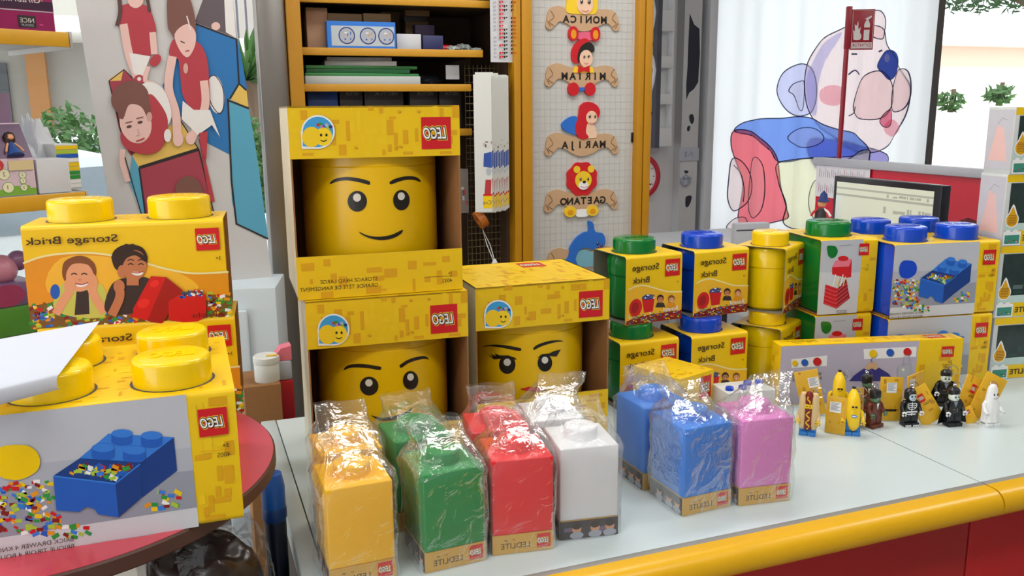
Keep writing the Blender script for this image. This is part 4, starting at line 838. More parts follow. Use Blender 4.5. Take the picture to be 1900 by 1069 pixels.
# ================================================================ hanger box and small cartons
zh = (1400, 620, 3.8)
t = thing('wall_hanger_box', 'long yellow carton printed with a wall hanger rail, standing behind the keyrings', 'toy box', (.815, 1.903, 0), R_(6.7)); w, dp, h = .438, .046, .14
m = MB(); m.box((0, dp / 2, h / 2), (w, dp, h), YEL, .001); ct = m.build('carton', t)
d = front(t, w, zh); L = -w / 2
d.zoom = None; lav = M('print_lavender', (186, 180, 200), .45, .02); d.poly([(L + .002, .002), (.105, .002), (.110, h - .002), (L + .002, h - .002)], lav); d.rects(.114, .002, w / 2 - .002, h - .002, 16, [YE2, YE3], 6, (.012, .03)); d.zoom = zh
d.poly([(768, 105), (1142, 88), (1138, 160), (772, 177)], WHT); d.poly([(258, 178), (512, 150), (508, 225), (262, 238)], WHT)
for x, y, r, c in ((835, 138, 28, YE3), (955, 130, 27, PBL), (1076, 125, 28, RED), (283, 205, 20, YE3), (352, 200, 24, PBL), (440, 193, 29, RED)): d.ell(x + 4, y + 5, r, r, MGR); d.ell(x, y, r, r, c); d.ell(x - 3, y - 3, r * .6, r * .6, c)
navy = M('print_navy', (46, 48, 130), .45)
d.poly([(665, 330), (700, 290), (770, 240), (800, 252), (825, 240), (850, 252), (872, 234), (940, 275), (985, 330)], navy); d.poly([(770, 242), (800, 205), (850, 195), (872, 236), (850, 252), (825, 240), (800, 252)], M('print_wood', (210, 170, 130), .5)); d.stroke([(828, 198), (820, 180), (832, 168)], 4, DGR, 4)
d.poly([(1010, 225), (1100, 215), (1112, 305), (1005, 315)], LGR); d.stroke([(1050, 222), (1052, 165), (1072, 150), (1090, 165), (1092, 215)], 5, LGR, 4); d.ell(1045, 250, 10, 10, WHT)
d.text('WALL HANGER RACK', 470, 290, 24, TXT, width=258); d.text('PATÈRE MURALE', 470, 322, 24, TXT, width=205)
d.text('3+', 1390, 205, 22, TXT); d.stroke([(1318, 216), (1392, 210)], 2.5, TXT); d.text('3 knobs', 1388, 232, 14, TXT); d.text('4016', 1385, 256, 12, TXT)
d.build('front_print', ct); d = front(t, w, zh, base=.0016); d.logo(1321, 87, 1400, 158); d.build('logo', ct)
q = topf(t, h); q.rects(-w / 2, .001, w / 2, dp - .001, 50, [YE2, YE3], 8, (.006, .03)); q.text('WALL HANGER RACK', -.12, .03, .006, TXT, loc=True); q.text('PATÈRE MURALE', -.12, .02, .006, TXT, loc=True); q.logo(.14, .038, .185, .012); q.build('top_print', ct)
q = Deco(t, (L, dp / 2, 0), (0, -1, 0), Z3); q.rects(-dp / 2, .002, dp / 2, h - .002, 14, [YE2, YE3], 9, (.008, .03)); q.build('side_print', ct)
def carton(name, label, cat, loc, yaw, w, d, h, mt, art=None, group=None):      # plain closed carton, root at the front bottom middle
    t = thing(name, label, cat, loc, yaw, group); m = MB(); m.box((0, d / 2, h / 2), (w, d, h), mt, .0012); c = m.build('carton', t)
    if art: q = front(t, w); art(q, w, h, t, c); q.build('front_print', c)
    return t
ZB = .118; P1, P2, P3_ = atz(1162, 668, ZB), atz(1262, 704, ZB), atz(1325, 685, ZB)
ya = math.atan2((P3_ - P2).y, (P3_ - P2).x); wf = (P3_ - P2).length; de = min((P2 - P1).length, .13)
def art_small(q, w, h, t, c):
    q.rects(-w / 2, .001, w / 2, h - .001, 14, [YE2, YE3], 21, (.006, .02)); q.logo(w * .08, h * .92, w * .42, h * .5)
    k = topf(t, h); k.rects(-w / 2, .001, w / 2, de - .001, 40, [YE2, YE3], 22, (.006, .02)); k.build('top_print', c)
mid = (P2 + P3_) / 2
carton('small_toy_carton', 'small closed yellow carton standing between the bagged blue lamps and the round brick boxes', 'toy box', (mid.x, mid.y, 0), ya, wf, de, ZB, YEL, art_small)
p = atz(1395, 722, .09); t = carton('blister_pack', 'small white topped pack with blue knobs behind the bagged pink lamp', 'toy box', (p.x, p.y, 0), R_(14), .11, .07, .085, M('pack_white', (214, 216, 214), .4))
for x in (-.04, -.01, .015, .042):
    m = MB(); m.lathe([(.0085, 0), (.0085, .006), (.007, .0075), (0, .0075)], BRICKC['blue'], (x, .02 + (x > 0) * .025, .085), 24); m.build('knob', t)

# ================================================================ keyring figures
FM = {k: M('figure_' + k, c, .3, .02) for k, c in dict(blue=(52, 130, 210), yellow=(250, 206, 20), brown=(104, 50, 34), black=(26, 26, 30), white=(238, 238, 240), green=(92, 130, 96), lime=(70, 176, 60), bun=(226, 194, 140), sausage=(126, 36, 26), mustard=(250, 196, 30), skin=(250, 206, 20), pale=(226, 236, 226)).items()}
CHR = M('chrome', (200, 200, 205), .15, .02, 10, 0, 1.0); TAGY = M('tag_gold', (222, 172, 40), .4, .08, 50)
def figure(label, u, v, yaw, legs, torso, arms, hands, head, extra, k=1.0):
    p = atz(u, v, 0); t = thing('keyring_figure', label, 'keyring', (p.x, p.y, 0), yaw, 'keyring figures in a row'); q = .001 * k
    for sx in (-1, 1):
        m = MB(); m.box((sx * 8.2 * q, -1 * q, 4 * q), (15.4 * q, 20 * q, 8 * q), legs, .0006); m.box((sx * 8.2 * q, 1.5 * q, 15 * q), (15.4 * q, 14 * q, 22 * q), legs, .0008); m.build('leg', t)
    m = MB(); m.box((0, 1.5 * q, 26 * q), (31.5 * q, 14 * q, 4 * q), legs, .0005)
    vs = m.box((0, 1.5 * q, 40 * q), (32 * q, 15 * q, 25 * q), torso, .0008)
    for vv in vs:
        if vv.co.z > 42 * q: vv.co.x *= .74
    tb = m.build('torso', t)
    for sx in (-1, 1):
        m = MB(); m.tube([(sx * 12 * q, 1.5 * q, 50 * q), (sx * 16.5 * q, 1 * q, 46 * q), (sx * 18.5 * q, -1 * q, 38 * q), (sx * 19 * q, -7 * q, 31 * q)], [4.6 * q, 5 * q, 4.6 * q, 4 * q], arms, 10); ar = m.build('arm', t)
        m = MB(); m.tube([(sx * 19 * q + 4 * q * math.cos(a), -11.5 * q, 28 * q + 4 * q * math.sin(a)) for a in [R_(x) for x in range(-60, 241, 30)]], 1.8 * q, hands, 8); m.tube([(sx * 19 * q, -6 * q, 31 * q), (sx * 19 * q, -9 * q, 30 * q)], 2.6 * q, hands, 8); m.build('hand', ar)
    if head:
        m = MB(); m.lathe([(0, 52 * q), (5 * q, 52 * q), (8.6 * q, 54 * q), (10.4 * q, 57 * q), (10.4 * q, 68 * q), (8.6 * q, 71 * q), (5.5 * q, 72 * q), (5.5 * q, 75 * q), (0, 75 * q)], head, (0, 1.5 * q, 0), 28); m.build('head', t)
    extra(t, q, tb)
    m = MB(); zt = 84 * q if head else 92 * q
    for kk in range(6):
        c = V3((3 * q * kk, 4 * q + 3 * q * kk, zt - abs(kk - 2) * 4 * q)); rot = Matrix.Rotation(R_(90) * (kk % 2), 3, 'X')
        m.tube([c + rot @ V3((3 * q * math.cos(a), 4 * q * math.sin(a), 0)) for a in [R_(x) for x in range(0, 360, 45)]], .7 * q, CHR, 5, True)
    c = V3((18 * q, 18 * q, zt - 8 * q)); m.tube([c + V3((9 * q * math.cos(a), 3 * q * math.sin(a), 9 * q * math.sin(a))) for a in [R_(x) for x in range(0, 360, 20)]], .8 * q, CHR, 6, True)
    m.build('key_chain', t); return t
def fdec(t, y): return Deco(t, (0, -y, 0), X3, Z3)
def ex_hotdog(t, q, tb):
    for sx in (-1, 1):
        m = MB(); pr = [(0, 12), (5, 13), (7.5, 20), (8, 45), (7.5, 78), (5, 86), (0, 88)]; m.lathe([(r * q * 1.1, z * q) for r, z in pr], FM['bun'], (sx * 10.5 * q, 0, 0), 24, None, 1, 1.35); m.build('bun', t)
    m = MB(); m.lathe([(0, 11 * q), (5 * q, 12 * q), (8 * q, 17 * q), (8.4 * q, 50 * q), (8 * q, 84 * q), (5 * q, 90 * q), (0, 91 * q)], FM['sausage'], (0, -5 * q, 0), 24); sg = m.build('sausage', t)
    m = MB(); m.tube([(3.2 * q * math.sin(z * .38), -13.2 * q, z * q) for z in range(16, 56, 2)], 1.5 * q, FM['mustard'], 6); m.tube([(3 * q * math.sin(z * .38), -13 * q, z * q) for z in range(68, 84, 2)], 1.5 * q, FM['mustard'], 6); m.build('mustard', sg)
    m = MB(); m.lathe([(0, 57 * q), (7 * q, 57 * q), (8.8 * q, 58 * q), (8.8 * q, 66 * q), (7 * q, 67 * q), (0, 67 * q)], FM['skin'], (0, -5.5 * q, 0), 24); hd = m.build('face', t)
    d = fdec(t, 14.6 * q)
    for x in (-3, 3): d.ell(x * q, 63 * q, 1 * q, 1.2 * q, BLK, n=10)
    d.stroke([(-2.5 * q, 59.5 * q), (0, 58.6 * q), (2.5 * q, 59.5 * q)], .6 * q, BLK); d.build('printed_face', hd)
def ex_banana(t, q, tb):
    m = MB(); n = 16; rings = []
    for i, (z, r, y) in enumerate([(9, 3, -4), (14, 7, -7), (24, 11, -10), (40, 13, -10), (58, 13.5, -7), (74, 12.5, -3), (86, 9, 0), (92, 5, 2), (95, 3.4, 3)]):
        rings.append([m.bm.verts.new(((r * math.cos(a) + (2 if z < 30 else 0)) * q, (r * .95 * math.sin(a) + y) * q, z * q)) for a in [R_(k * 360 / n) for k in range(n)]])
    m.take([m.bm.faces.new((a[k], a[(k + 1) % n], b[(k + 1) % n], b[k])) for a, b in zip(rings, rings[1:]) for k in range(n)] + [m.bm.faces.new(rings[0][::-1]), m.bm.faces.new(rings[-1])], FM['yellow']); bn = m.build('banana_costume', t, smooth=60)
    m = MB(); m.lathe([(3.4 * q, 0), (4 * q, 4 * q), (0, 4.4 * q)], FM['black'], (0, 3 * q, 94 * q), 14); m.build('stalk', bn)
    d = fdec(t, 21.6 * q); d.ell(0, 62 * q, 6 * q, 5 * q, FM['skin'])
    for x in (-3, 3): d.ell(x * q, 64 * q, 2.6 * q, 2.2 * q, BLK, n=12)
    d.stroke([(-3 * q, 64.5 * q), (3 * q, 64.5 * q)], .8 * q, BLK); d.stroke([(-2 * q, 60 * q), (0, 59.2 * q), (2 * q, 60 * q)], .6 * q, BLK); d.build('sunglasses_face', bn)
    d = fdec(t, 24.4 * q); d.ell(0, 46 * q, 6 * q, 2.8 * q, PBL2); d.ell(0, 46 * q, 4.6 * q, 1.2 * q, WHT, n=14); d.build('blue_sticker', bn)
def ex_monster(t, q, tb):
    m = MB(); m.lathe([(10.9 * q, 62 * q), (11.6 * q, 68 * q), (11.4 * q, 75 * q), (10 * q, 78 * q), (0, 79 * q)], FM['black'], (0, 2.2 * q, 0), 20); m.build('hair', t)
    d = fdec(t, 6.1 * q); d.poly([(-4 * q, 52 * q), (4 * q, 52 * q), (0, 38 * q)], FM['pale']); d.stroke([(-5 * q, 52 * q), (0, 37 * q), (5 * q, 52 * q)], .8 * q, BLK); d.ell(0, 34 * q, .8 * q, .8 * q, BLK, n=8); d.build('jacket_print', tb)
    d = Deco(t, (0, 0, 0), X3, Z3, cyl=(0, 1.5 * q, 10.4 * q), base=.0002); 
    for x in (-3.6, 3.6): d.ell(x * q, 63 * q, 1.2 * q, 1.2 * q, WHT, n=10); d.ell(x * q, 63 * q, .6 * q, .8 * q, BLK, n=8); d.stroke([((x - 2) * q, 65.5 * q), ((x + 2) * q, 65.2 * q)], .8 * q, BLK)
    d.stroke([(-3 * q, 58 * q), (3 * q, 58 * q)], .7 * q, BLK); d.build('printed_face', t)
def ex_skel(t, q, tb):
    d = fdec(t, 6.1 * q); W_ = FM['white']
    d.rect(-.9 * q, 31 * q, .9 * q, 51 * q, W_)
    for i, z in enumerate((49, 45, 41)): d.stroke([(-8.5 * q + i * q * .5, z * q - 1.5 * q), (-5 * q, z * q), (0, z * q - .5 * q), (5 * q, z * q), (8.5 * q - i * q * .5, z * q - 1.5 * q)], 1.5 * q, W_, 4)
    d.stroke([(-9 * q, 49 * q), (-9.4 * q, 42 * q), (-5 * q, 37 * q), (0, 36 * q), (5 * q, 37 * q), (9.4 * q, 42 * q), (9 * q, 49 * q)], 1.4 * q, W_, 4)
    d.rect(-12 * q, 29.4 * q, 12 * q, 32.5 * q, W_); d.poly([(-11 * q, 26.5 * q), (-6 * q, 24 * q), (-2 * q, 25 * q), (0, 22.5 * q), (2 * q, 25 * q), (6 * q, 24 * q), (11 * q, 26.5 * q), (4 * q, 27 * q), (0, 28 * q), (-4 * q, 27 * q)], W_); d.build('bone_print', tb)
    d = fdec(t, 11.1 * q)
    for sx in (-1, 1):
        for k in range(4): d.rect((sx * 8.2 - 6 + k * 3.3) * q, .6 * q, (sx * 8.2 - 3.6 + k * 3.3) * q, 4.4 * q, W_)
    d.build('foot_print', tb)
    m = MB(); m.lathe([(10.9 * q, 56 * q), (11.6 * q, 64 * q), (11.2 * q, 72 * q), (7 * q, 77 * q), (0, 79 * q)], FM['black'], (0, 4.5 * q, 0), 20); m.build('hood', t)
    d = Deco(t, (0, 0, 0), X3, Z3, cyl=(0, 1.5 * q, 10.4 * q), base=.0003, cut=.002); d.ell(0, 62 * q, 8.6 * q, 7.6 * q, M('bone_face', (188, 204, 216), .4))
    for x in (-3.4, 3.4): d.ell(x * q, 64 * q, 1.8 * q, 2.2 * q, BLK, n=12)
    d.ell(0, 61 * q, .8 * q, 1 * q, BLK, n=8); d.stroke([(-4 * q, 58.6 * q), (0, 57 * q), (4 * q, 58.6 * q)], .8 * q, BLK, 3); d.build('printed_face', t)
def ex_vamp(t, q, tb):
    m = MB(); m.lathe([(11 * q, 66 * q), (11.8 * q, 70 * q), (11 * q, 76 * q), (7 * q, 80 * q), (0, 81 * q)], FM['black'], (0, 2.6 * q, 0), 20); m.poly([(-5 * q, -8.4 * q, 69 * q), (5 * q, -8.4 * q, 69 * q), (0, -9 * q, 65 * q)], FM['black']); m.build('hair', t)
    m = MB(); cols = []
    for i in range(9):
        f = i / 8 - .5; cols.append([m.bm.verts.new((f * wd * q, (10 - 9 * (2 * f) ** 2 * (1 if z < 60 else 1.6)) * q, z * q)) for z, wd in ((4, 66), (24, 58), (44, 44), (54, 34))])
    m.take([m.bm.faces.new((cols[i][j], cols[i + 1][j], cols[i + 1][j + 1], cols[i][j + 1])) for i in range(8) for j in range(3)], FM['black']); r = bmesh.ops.solidify(m.bm, geom=list(m.bm.faces), thickness=.0006); m.build('cape', t)
    d = fdec(t, 6.1 * q); d.poly([(-4.5 * q, 52 * q), (4.5 * q, 52 * q), (0, 40 * q)], M('shirt_grey', (130, 140, 160), .4)); d.stroke([(-6 * q, 52 * q), (0, 38 * q), (6 * q, 52 * q)], .8 * q, DGR); d.stroke([(-6 * q, 37 * q), (-3 * q, 35 * q), (0, 36 * q)], .8 * q, POR)
    for z in (31, 34, 37): d.ell(4 * q, z * q, .8 * q, .8 * q, LGR, n=8)
    d.build('suit_print', tb)
    d = Deco(t, (0, 0, 0), X3, Z3, cyl=(0, 1.5 * q, 10.4 * q), base=.0003, cut=.002)
    for x in (-3.6, 3.6): d.ell(x * q, 62 * q, 2.2 * q, 1.8 * q, DGR, n=12); d.ell(x * q, 62 * q, .9 * q, .9 * q, BLK, n=8); d.stroke([(x * 1.6 * q, 66 * q), (x * .4 * q, 64 * q)], .9 * q, BLK)
    d.stroke([(-3 * q, 57 * q), (0, 57.6 * q), (3 * q, 57 * q)], .7 * q, BLK); d.build('printed_face', t)
def ex_ghost(t, q, tb):
    m = MB(); n = 48; pr = [(19, 9), (18, 20), (16.5, 40), (13.5, 58), (11.5, 72), (10, 80), (6.5, 86), (0, 88)]; rings = []
    for r, z in pr:
        rings.append([m.bm.verts.new((0, 1.5 * q, z * q))] if r == 0 else [m.bm.verts.new(((r + (60 - min(z, 60)) / 60 * 1.3 * math.cos(a * 9)) * q * math.cos(a), ((r * .72 + (60 - min(z, 60)) / 60 * 1.0 * math.cos(a * 9)) * math.sin(a) + 1.5) * q, z * q)) for a in [2 * math.pi * k / n for k in range(n)]])
    for a, b in zip(rings, rings[1:]):
        m.take([m.bm.faces.new(list(dict.fromkeys((a[k], a[(k + 1) % n], b[(k + 1) % len(b)], b[k % len(b)])))) for k in range(n)], M('shroud_white', (236, 236, 234), .4))
    sh = m.build('shroud', t, smooth=70); d = fdec(t, 8.4 * q)
    for x in (-4, 4): d.ell(x * q, 68 * q, 1.5 * q, 3 * q, BLK, rot=-x * 5, n=14)
    d.stroke([(-4.5 * q, 60.5 * q), (0, 58.8 * q), (4.5 * q, 60.5 * q)], 1.2 * q, BLK, 5); d.build('printed_face', sh)
KY = 1.03
figure('hot dog costume keyring figure with blue legs, beside the bagged pink lamp', 1498, 806, R_(-24), FM['blue'], FM['bun'], FM['bun'], FM['skin'], None, ex_hotdog, KY)
figure('banana costume keyring figure in front with blue legs and sunglasses', 1579, 806, R_(-14), FM['blue'], FM['lime'], FM['yellow'], FM['skin'], None, ex_banana, KY)
figure('banana costume keyring figure behind the front banana one', 1553, 770, R_(-14), FM['blue'], FM['lime'], FM['yellow'], FM['skin'], None, ex_banana, KY)
figure('green-faced monster keyring figure in a brown suit, in front by the counter seam', 1621, 792, R_(28), FM['brown'], FM['brown'], FM['brown'], FM['green'], FM['green'], ex_monster, KY)
figure('green-faced monster keyring figure in a brown suit, half hidden behind the other one', 1606, 762, R_(20), FM['brown'], FM['brown'], FM['brown'], FM['green'], FM['green'], ex_monster, KY)
figure('black skeleton costume keyring figure with white printed bones', 1686, 789, R_(8), FM['black'], FM['black'], FM['black'], FM['white'], FM['black'], ex_skel, KY)
figure('black caped vampire keyring figure in front of a tilted yellow tag', 1766, 789, R_(10), FM['black'], FM['black'], FM['black'], FM['white'], FM['pale'], ex_vamp, KY)
figure('black haired vampire keyring figure peeking from behind the caped one', 1751, 752, R_(-12), FM['black'], FM['black'], FM['black'], FM['white'], FM['pale'], ex_vamp, KY)
figure('white ghost keyring figure at the right end of the row', 1836, 789, R_(14), FM['white'], FM['white'], FM['white'], FM['white'], FM['white'], ex_ghost, KY)
def card(label, u, v, yaw, w, h, tilt, lean, lab=None, wide=True, z0=.001, slot=False):   # folded cardboard tag leaning at the figures
    p = atz(u, v, 0); t = thing('cardboard_tag', label, 'tag', (p.x, p.y, z0), yaw, 'golden cardboard tags'); t.rotation_euler = (R_(-lean), R_(tilt), yaw)
    m = MB(); m.box((0, .002, h / 2), (w, .003, h), TAGY, .0006); c = m.build('card', t); RT[t.name] = (V3((p.x, p.y, z0)), yaw)
    q = Deco(t, (0, .0005, 0), X3, Z3); q.rects(-w / 2 + .001, .001, w / 2 - .001, h - .001, 14, [YE2, M('tag_gold_dark', (190, 134, 26), .4)], int(u), (.004, .014))
    if lab:
        x, y = lab; q.add([(x - .011, y - .011), (x + .011, y - .011), (x + .011, y + .011), (x - .011, y + .011)], [(0, 1, 2, 3)], WHT)
        for k in range(7): q.add([(x - .009, y + .008 - k * .0024), (x + .009 - (k % 3) * .003, y + .008 - k * .0024), (x + .009 - (k % 3) * .003, y + .0092 - k * .0024), (x - .009, y + .0092 - k * .0024)], [(0, 1, 2, 3)], MGR)
    else: q.logo(-w * .1, h * .82, w * .16, h * .6); q.text('LEGO', w * .42, h * .5, .006, TXT, loc=True) if wide else None
    if slot: q.rect(-.012, h * .22, .014, h * .27, BLK)
    q.build('card_print', c); return t
card('golden tag tilted behind the hot dog keyring figure', 1512, 772, R_(-12), .05, .1, -14, 8, (.012, .072))
card('golden tag with white label standing beside the front banana figure', 1548, 806, R_(-30), .04, .078, 0, 4, (-.002, .056))
card('clear-edged golden tag leaning between the front monster figure and the banana', 1596, 795, R_(50), .04, .085, 12, 6, None, False)
card('golden tag with white label standing behind the skeleton figure', 1650, 782, R_(4), .05, .095, 3, 6, (0, .072), slot=True)
card('golden tag standing edge-on between the skeleton and the vampire figures', 1700, 768, R_(40), .075, .09, 0, 4, (-.02, .07))
card('golden tag tilted left behind the caped vampire figure', 1733, 788, R_(6), .05, .082, -30, 10, None, True, .006)
card('golden tag tilted right behind the caped vampire figure', 1786, 778, R_(8), .046, .09, 24, 10, None, True, .006)
card('golden tag leaning behind the white ghost figure', 1812, 780, R_(0), .05, .1, 28, 10, None, False, .006)
card('white card folded at the left foot of the ghost figure', 1806, 786, R_(14), .026, .036, -20, 20, None, False)

# ================================================================ stacked night-light boxes at the right
SEA = M('box_window_dark', (40, 56, 54), .15, .4, 30); TEAL = M('print_teal', (60, 140, 120), .4, .1); PALE = M('print_sea_pale', (190, 214, 208), .4)
def art_night(q, w, h, t, c):
    q.rect(-w / 2 + .001, h - .018, w / 2 - .001, h - .001, YEL); q.rect(-w / 2 + .012, .042, w / 2 - .006, h - .02, SEA); q.rect(-w / 2 + .006, .036, w / 2 - .006, .054, PALE); q.rect(-w / 2 + .035, .002, w / 2 - .002, .036, YEL)
    q.rects(-w / 2 + .014, .055, w / 2 - .008, h - .022, 20, [M('box_window_glint', (90, 108, 106), .2), M('box_window_green', (34, 74, 66), .2), SEA], 31, (.008, .03))
    x = -w / 2 + .024; q.poly([(x - .016, .066), (x - .004, .094), (x, .1), (x + .005, .094), (x + .017, .066)], WHT); q.ell(x, .062, .0185, .0185, WHT); q.ell(x, .062, .016, .016, YE2); q.poly([(x - .012, .07), (x, .094), (x + .012, .07)], YE2)
    for k in range(6): q.rect(x - .011, .052 + k * .004, x + .011, .0535 + k * .004, M('badge_text', (140, 90, 20), .5))
    q.rect(-w / 2 + .004, .002, -w / 2 + .052, .034, WHT); q.rect(-w / 2 + .008, .005, -w / 2 + .049, .026, TEAL); q.rects(-w / 2 + .009, .005, -w / 2 + .048, .016, 14, [WHT, RED, DGR, PBL], 33, (.002, .006))
    for k in (0, 1): q.ell(-w / 2 + .016 + k * .02, .034, .007, .005, WHT)
    q.text('LEDLITE', .030, .012, .0125, TXT, loc=True, off=.02, width=.078)
def night(label, px_, py_, z0, h, clear_):
    p = V3((px_, py_, z0)); yw = R_(12); w = .21; c = p + V3((math.cos(yw), math.sin(yw), 0)) * w / 2
    t = carton('night_light_box', label, 'toy box', (c.x, c.y, z0), yw, w, .085, h, M('box_white', (206, 210, 208), .4), art_night, 'stacked night light boxes')
    q = Deco(t, (-w / 2, .0425, 0), (0, -1, 0), Z3)
    if clear_:
        q.rect(-.04, .012, .04, h - .006, M('print_side_grey', (198, 196, 204), .4)); q.poly([(-.03, .03), (.03, .03), (.012, h - .05), (-.01, h - .04)], M('print_side_pink', (232, 190, 184), .4)); q.stroke([(-.01, h - .04), (.004, h - .025), (.02, h - .03)], .0015, MGR)
        q.build('side_print', kids(t)[0])
    return t
night('night light box at the bottom of the right-hand stack, with the letters TE on it', 1.166, 2.048, 0, .157, False)
night('second night light box from the bottom of the right-hand stack', 1.161, 2.047, .157, .176, False)
night('third night light box from the bottom of the right-hand stack, its pale side showing', 1.160, 2.046, .333, .169, True)
night('topmost night light box of the right-hand stack, beside the right window', 1.163, 2.045, .502, .155, True)

# ================================================================ red round table at the left
TRED = M('table_red', (206, 60, 78), .28, .03, 30, 0, 0, 0, 1.0); TBR = M('table_edge_brown', (84, 52, 42), .5, .08)
t = thing('round_table', 'round two-tier display table with a red top, under the yellow boxes at the left', 'table', (-.69, 1.18, -ZC))
m = MB(); zt = ZC + .153; m.lathe([(0, zt - .024), (.33, zt - .024), (.335, zt - .02), (.335, zt - .003), (.333, zt - .0005), (0, zt - .0005)], TBR, n=96); tp = m.build('tabletop', t)
m = MB(); m.lathe([(0, zt - .0006), (.332, zt - .0006), (.332, zt), (0, zt)], TRED, n=96); m.build('red_surface', tp)
m = MB(); m.lathe([(.03, .02), (.03, zt - .024)], TBR, n=24); m.build('pedestal', t)
m = MB(); m.lathe([(0, .56), (.33, .56), (.335, .565), (.335, .58), (.33, .585), (0, .585)], TBR, n=72); m.build('lower_tier', t)
m = MB(); m.lathe([(0, 0), (.25, 0), (.25, .015), (.05, .03), (0, .03)], TBR, n=48); m.build('foot', t)
t = thing('folded_paper', 'blank white sheet lying curled over the knobs of the big drawer box', 'paper', (0, 0, 0))
zp = .153 + .174 + .037
m = MB(); n = 20; A_, B_, C_, D_ = (-60, 640), (185, 596), (110, 694), (-60, 735); rows = []
for i in range(n + 1):
    f = i / n; row = []
    for j in range(n + 1):
        g = j / n; u = (A_[0] * (1 - g) + B_[0] * g) * (1 - f) + (D_[0] * (1 - g) + C_[0] * g) * f; v = (A_[1] * (1 - g) + B_[1] * g) * (1 - f) + (D_[1] * (1 - g) + C_[1] * g) * f
        row.append(m.bm.verts.new(atz(u, v, zp + .004 * math.sin(f * 3) + .012 * (1 - g) * f)))
    rows.append(row)
last = rows[-1]
for k in range(1, 7):                                   # front edge rolls under
    a = R_(k * 27); row = []
    for vv in last: row.append(m.bm.verts.new(vv.co + V3((0, -.008 * math.sin(a), -.009 * (1 - math.cos(a))))))
    rows.append(row)
m.take([m.bm.faces.new((rows[i][j], rows[i][j + 1], rows[i + 1][j + 1], rows[i + 1][j])) for i in range(len(rows) - 1) for j in range(n)], M('paper_white', (206, 212, 226), .7, .01)); m.build('sheet', t, smooth=80)
# goods under the table top, enlarged and coloured dark to fill the shade there
def lump(name, label, cat, loc, rx, ry, rz, mt, seed, wrap=None):
    t = thing(name, label, cat, loc); m = MB(); bmesh.ops.create_icosphere(m.bm, subdivisions=5, radius=1)
    for v in m.bm.verts:
        p = v.co.copy(); k = 1 + .2 * noise.noise(p * 1.6 + V3((seed, 0, 0))) + .05 * abs(noise.noise(p * 4 + V3((0, seed, 0)))); z = p.z * k
        bl_ = max(.05, 1 - p.z * p.z) ** -.3; v.co = V3((p.x * rx * k * bl_, p.y * ry * k * bl_, max(0, (z + .85) / 1.85) * rz))
    m.take(list(m.bm.faces), mt); m.build('goods', t)
    if wrap:
        m = MB(); bmesh.ops.create_icosphere(m.bm, subdivisions=5, radius=1)
        for v in m.bm.verts:
            p = v.co.copy(); k = 1.12 + .2 * noise.noise(p * 1.6 + V3((seed, 0, 0))) + .14 * abs(noise.noise(p * 7 + V3((0, seed, 3)))); bl_ = max(.05, 1 - p.z * p.z) ** -.3; v.co = V3((p.x * rx * k * bl_, p.y * ry * k * bl_, max(0, (p.z * k + .85) / 1.85) * rz * 1.02))
        m.take(list(m.bm.faces), wrap); m.build('plastic_bag', t, smooth=30)
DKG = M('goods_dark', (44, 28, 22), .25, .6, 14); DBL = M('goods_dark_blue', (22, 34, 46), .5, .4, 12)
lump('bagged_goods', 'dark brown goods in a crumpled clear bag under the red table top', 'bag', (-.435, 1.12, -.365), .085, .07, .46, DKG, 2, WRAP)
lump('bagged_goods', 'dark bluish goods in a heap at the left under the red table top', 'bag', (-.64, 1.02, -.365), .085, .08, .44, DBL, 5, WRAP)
t = thing('blue_tub', 'blue rounded plastic tub between the red table and the white counter end', 'tub', aty(512, 960, 1.3) - V3((0, 0, .05))); p = aty(512, 960, 1.3); t.location = (-.374, 1.265, -.365 + ZC); t.scale = (.6, .6, 1)
m = MB(); m.lathe([(0, 0), (.024, 0), (.026, .01), (.029, .43), (.027, .455), (.02, .475), (0, .48)], M('tub_navy', (20, 30, 52), .35), (0, 0, 0), 32); m.build('tub_body', t); m = MB(); m.lathe([(.0285, .40), (.0315, .405), (.0315, .42), (.0285, .425)], M('tub_blue_dark', (14, 62, 130), .35), (0, 0, 0), 32); m.lathe([(.03, .42), (.0305, .455), (.024, .477), (0, .482)], M('tub_blue', (24, 92, 180), .35), (0, 0, 0), 32); m.build('lid', t)

# ---------------------------------------------------------------- poster board at the left
PO = aty(300, 300, 2.25); PY = R_(25)
PP = lambda c: M('poster_%d_%d_%d' % c, c, .5, .03, 30)
GREYP = PP((196, 194, 194)); PREDs, PSK, PSK2, PHR, PHD = PP((176, 58, 70)), PP((226, 186, 178)), PP((206, 160, 150)), PP((120, 78, 70)), PP((86, 58, 56))
PMAR, PYE, PBLU, PTEA, PBK, PWT = PP((160, 60, 78)), PP((222, 184, 92)), PP((38, 112, 176)), PP((84, 160, 190)), PP((34, 30, 36)), PP((226, 222, 220))
t = thing('poster_board', 'tall leaning poster board showing children in red shirts playing with big soft blocks', 'poster', (PO.x, PO.y, -ZC), PY)
RT[t.name] = (V3((PO.x, PO.y, 0)), PY)                 # pictures are placed from counter height
d = front(t, 1)
tl, tr, br_, bl_ = d.px(140, 0), d.px(432, 0), d.px(505, 518), d.px(205, 390)
k0 = (bl_[0] - tl[0]) / (bl_[1] - tl[1]); k1 = (br_[0] - tr[0]) / (br_[1] - tr[1]); zb, zt = br_[1], 1.15
Q = [(tl[0] + k0 * (zb - tl[1]), zb), (tr[0] + k1 * (zb - tr[1]), zb), (tr[0] + k1 * (zt - tr[1]), zt), (tl[0] + k0 * (zt - tl[1]), zt)]
BWH = M('board_white', (226, 218, 216), .6, .02)
m = MB(); m.prism(Q, (0, 0, ZC), X3, Z3, .085, BWH); bd = m.build('board', t)
d = front(t, 1, (0, 0, 2.673), base=.0006, step=.00012)
d.add([(a * .995 if 0 else a, b) for a, b in Q], [(0, 1, 2, 3)], GREYP)
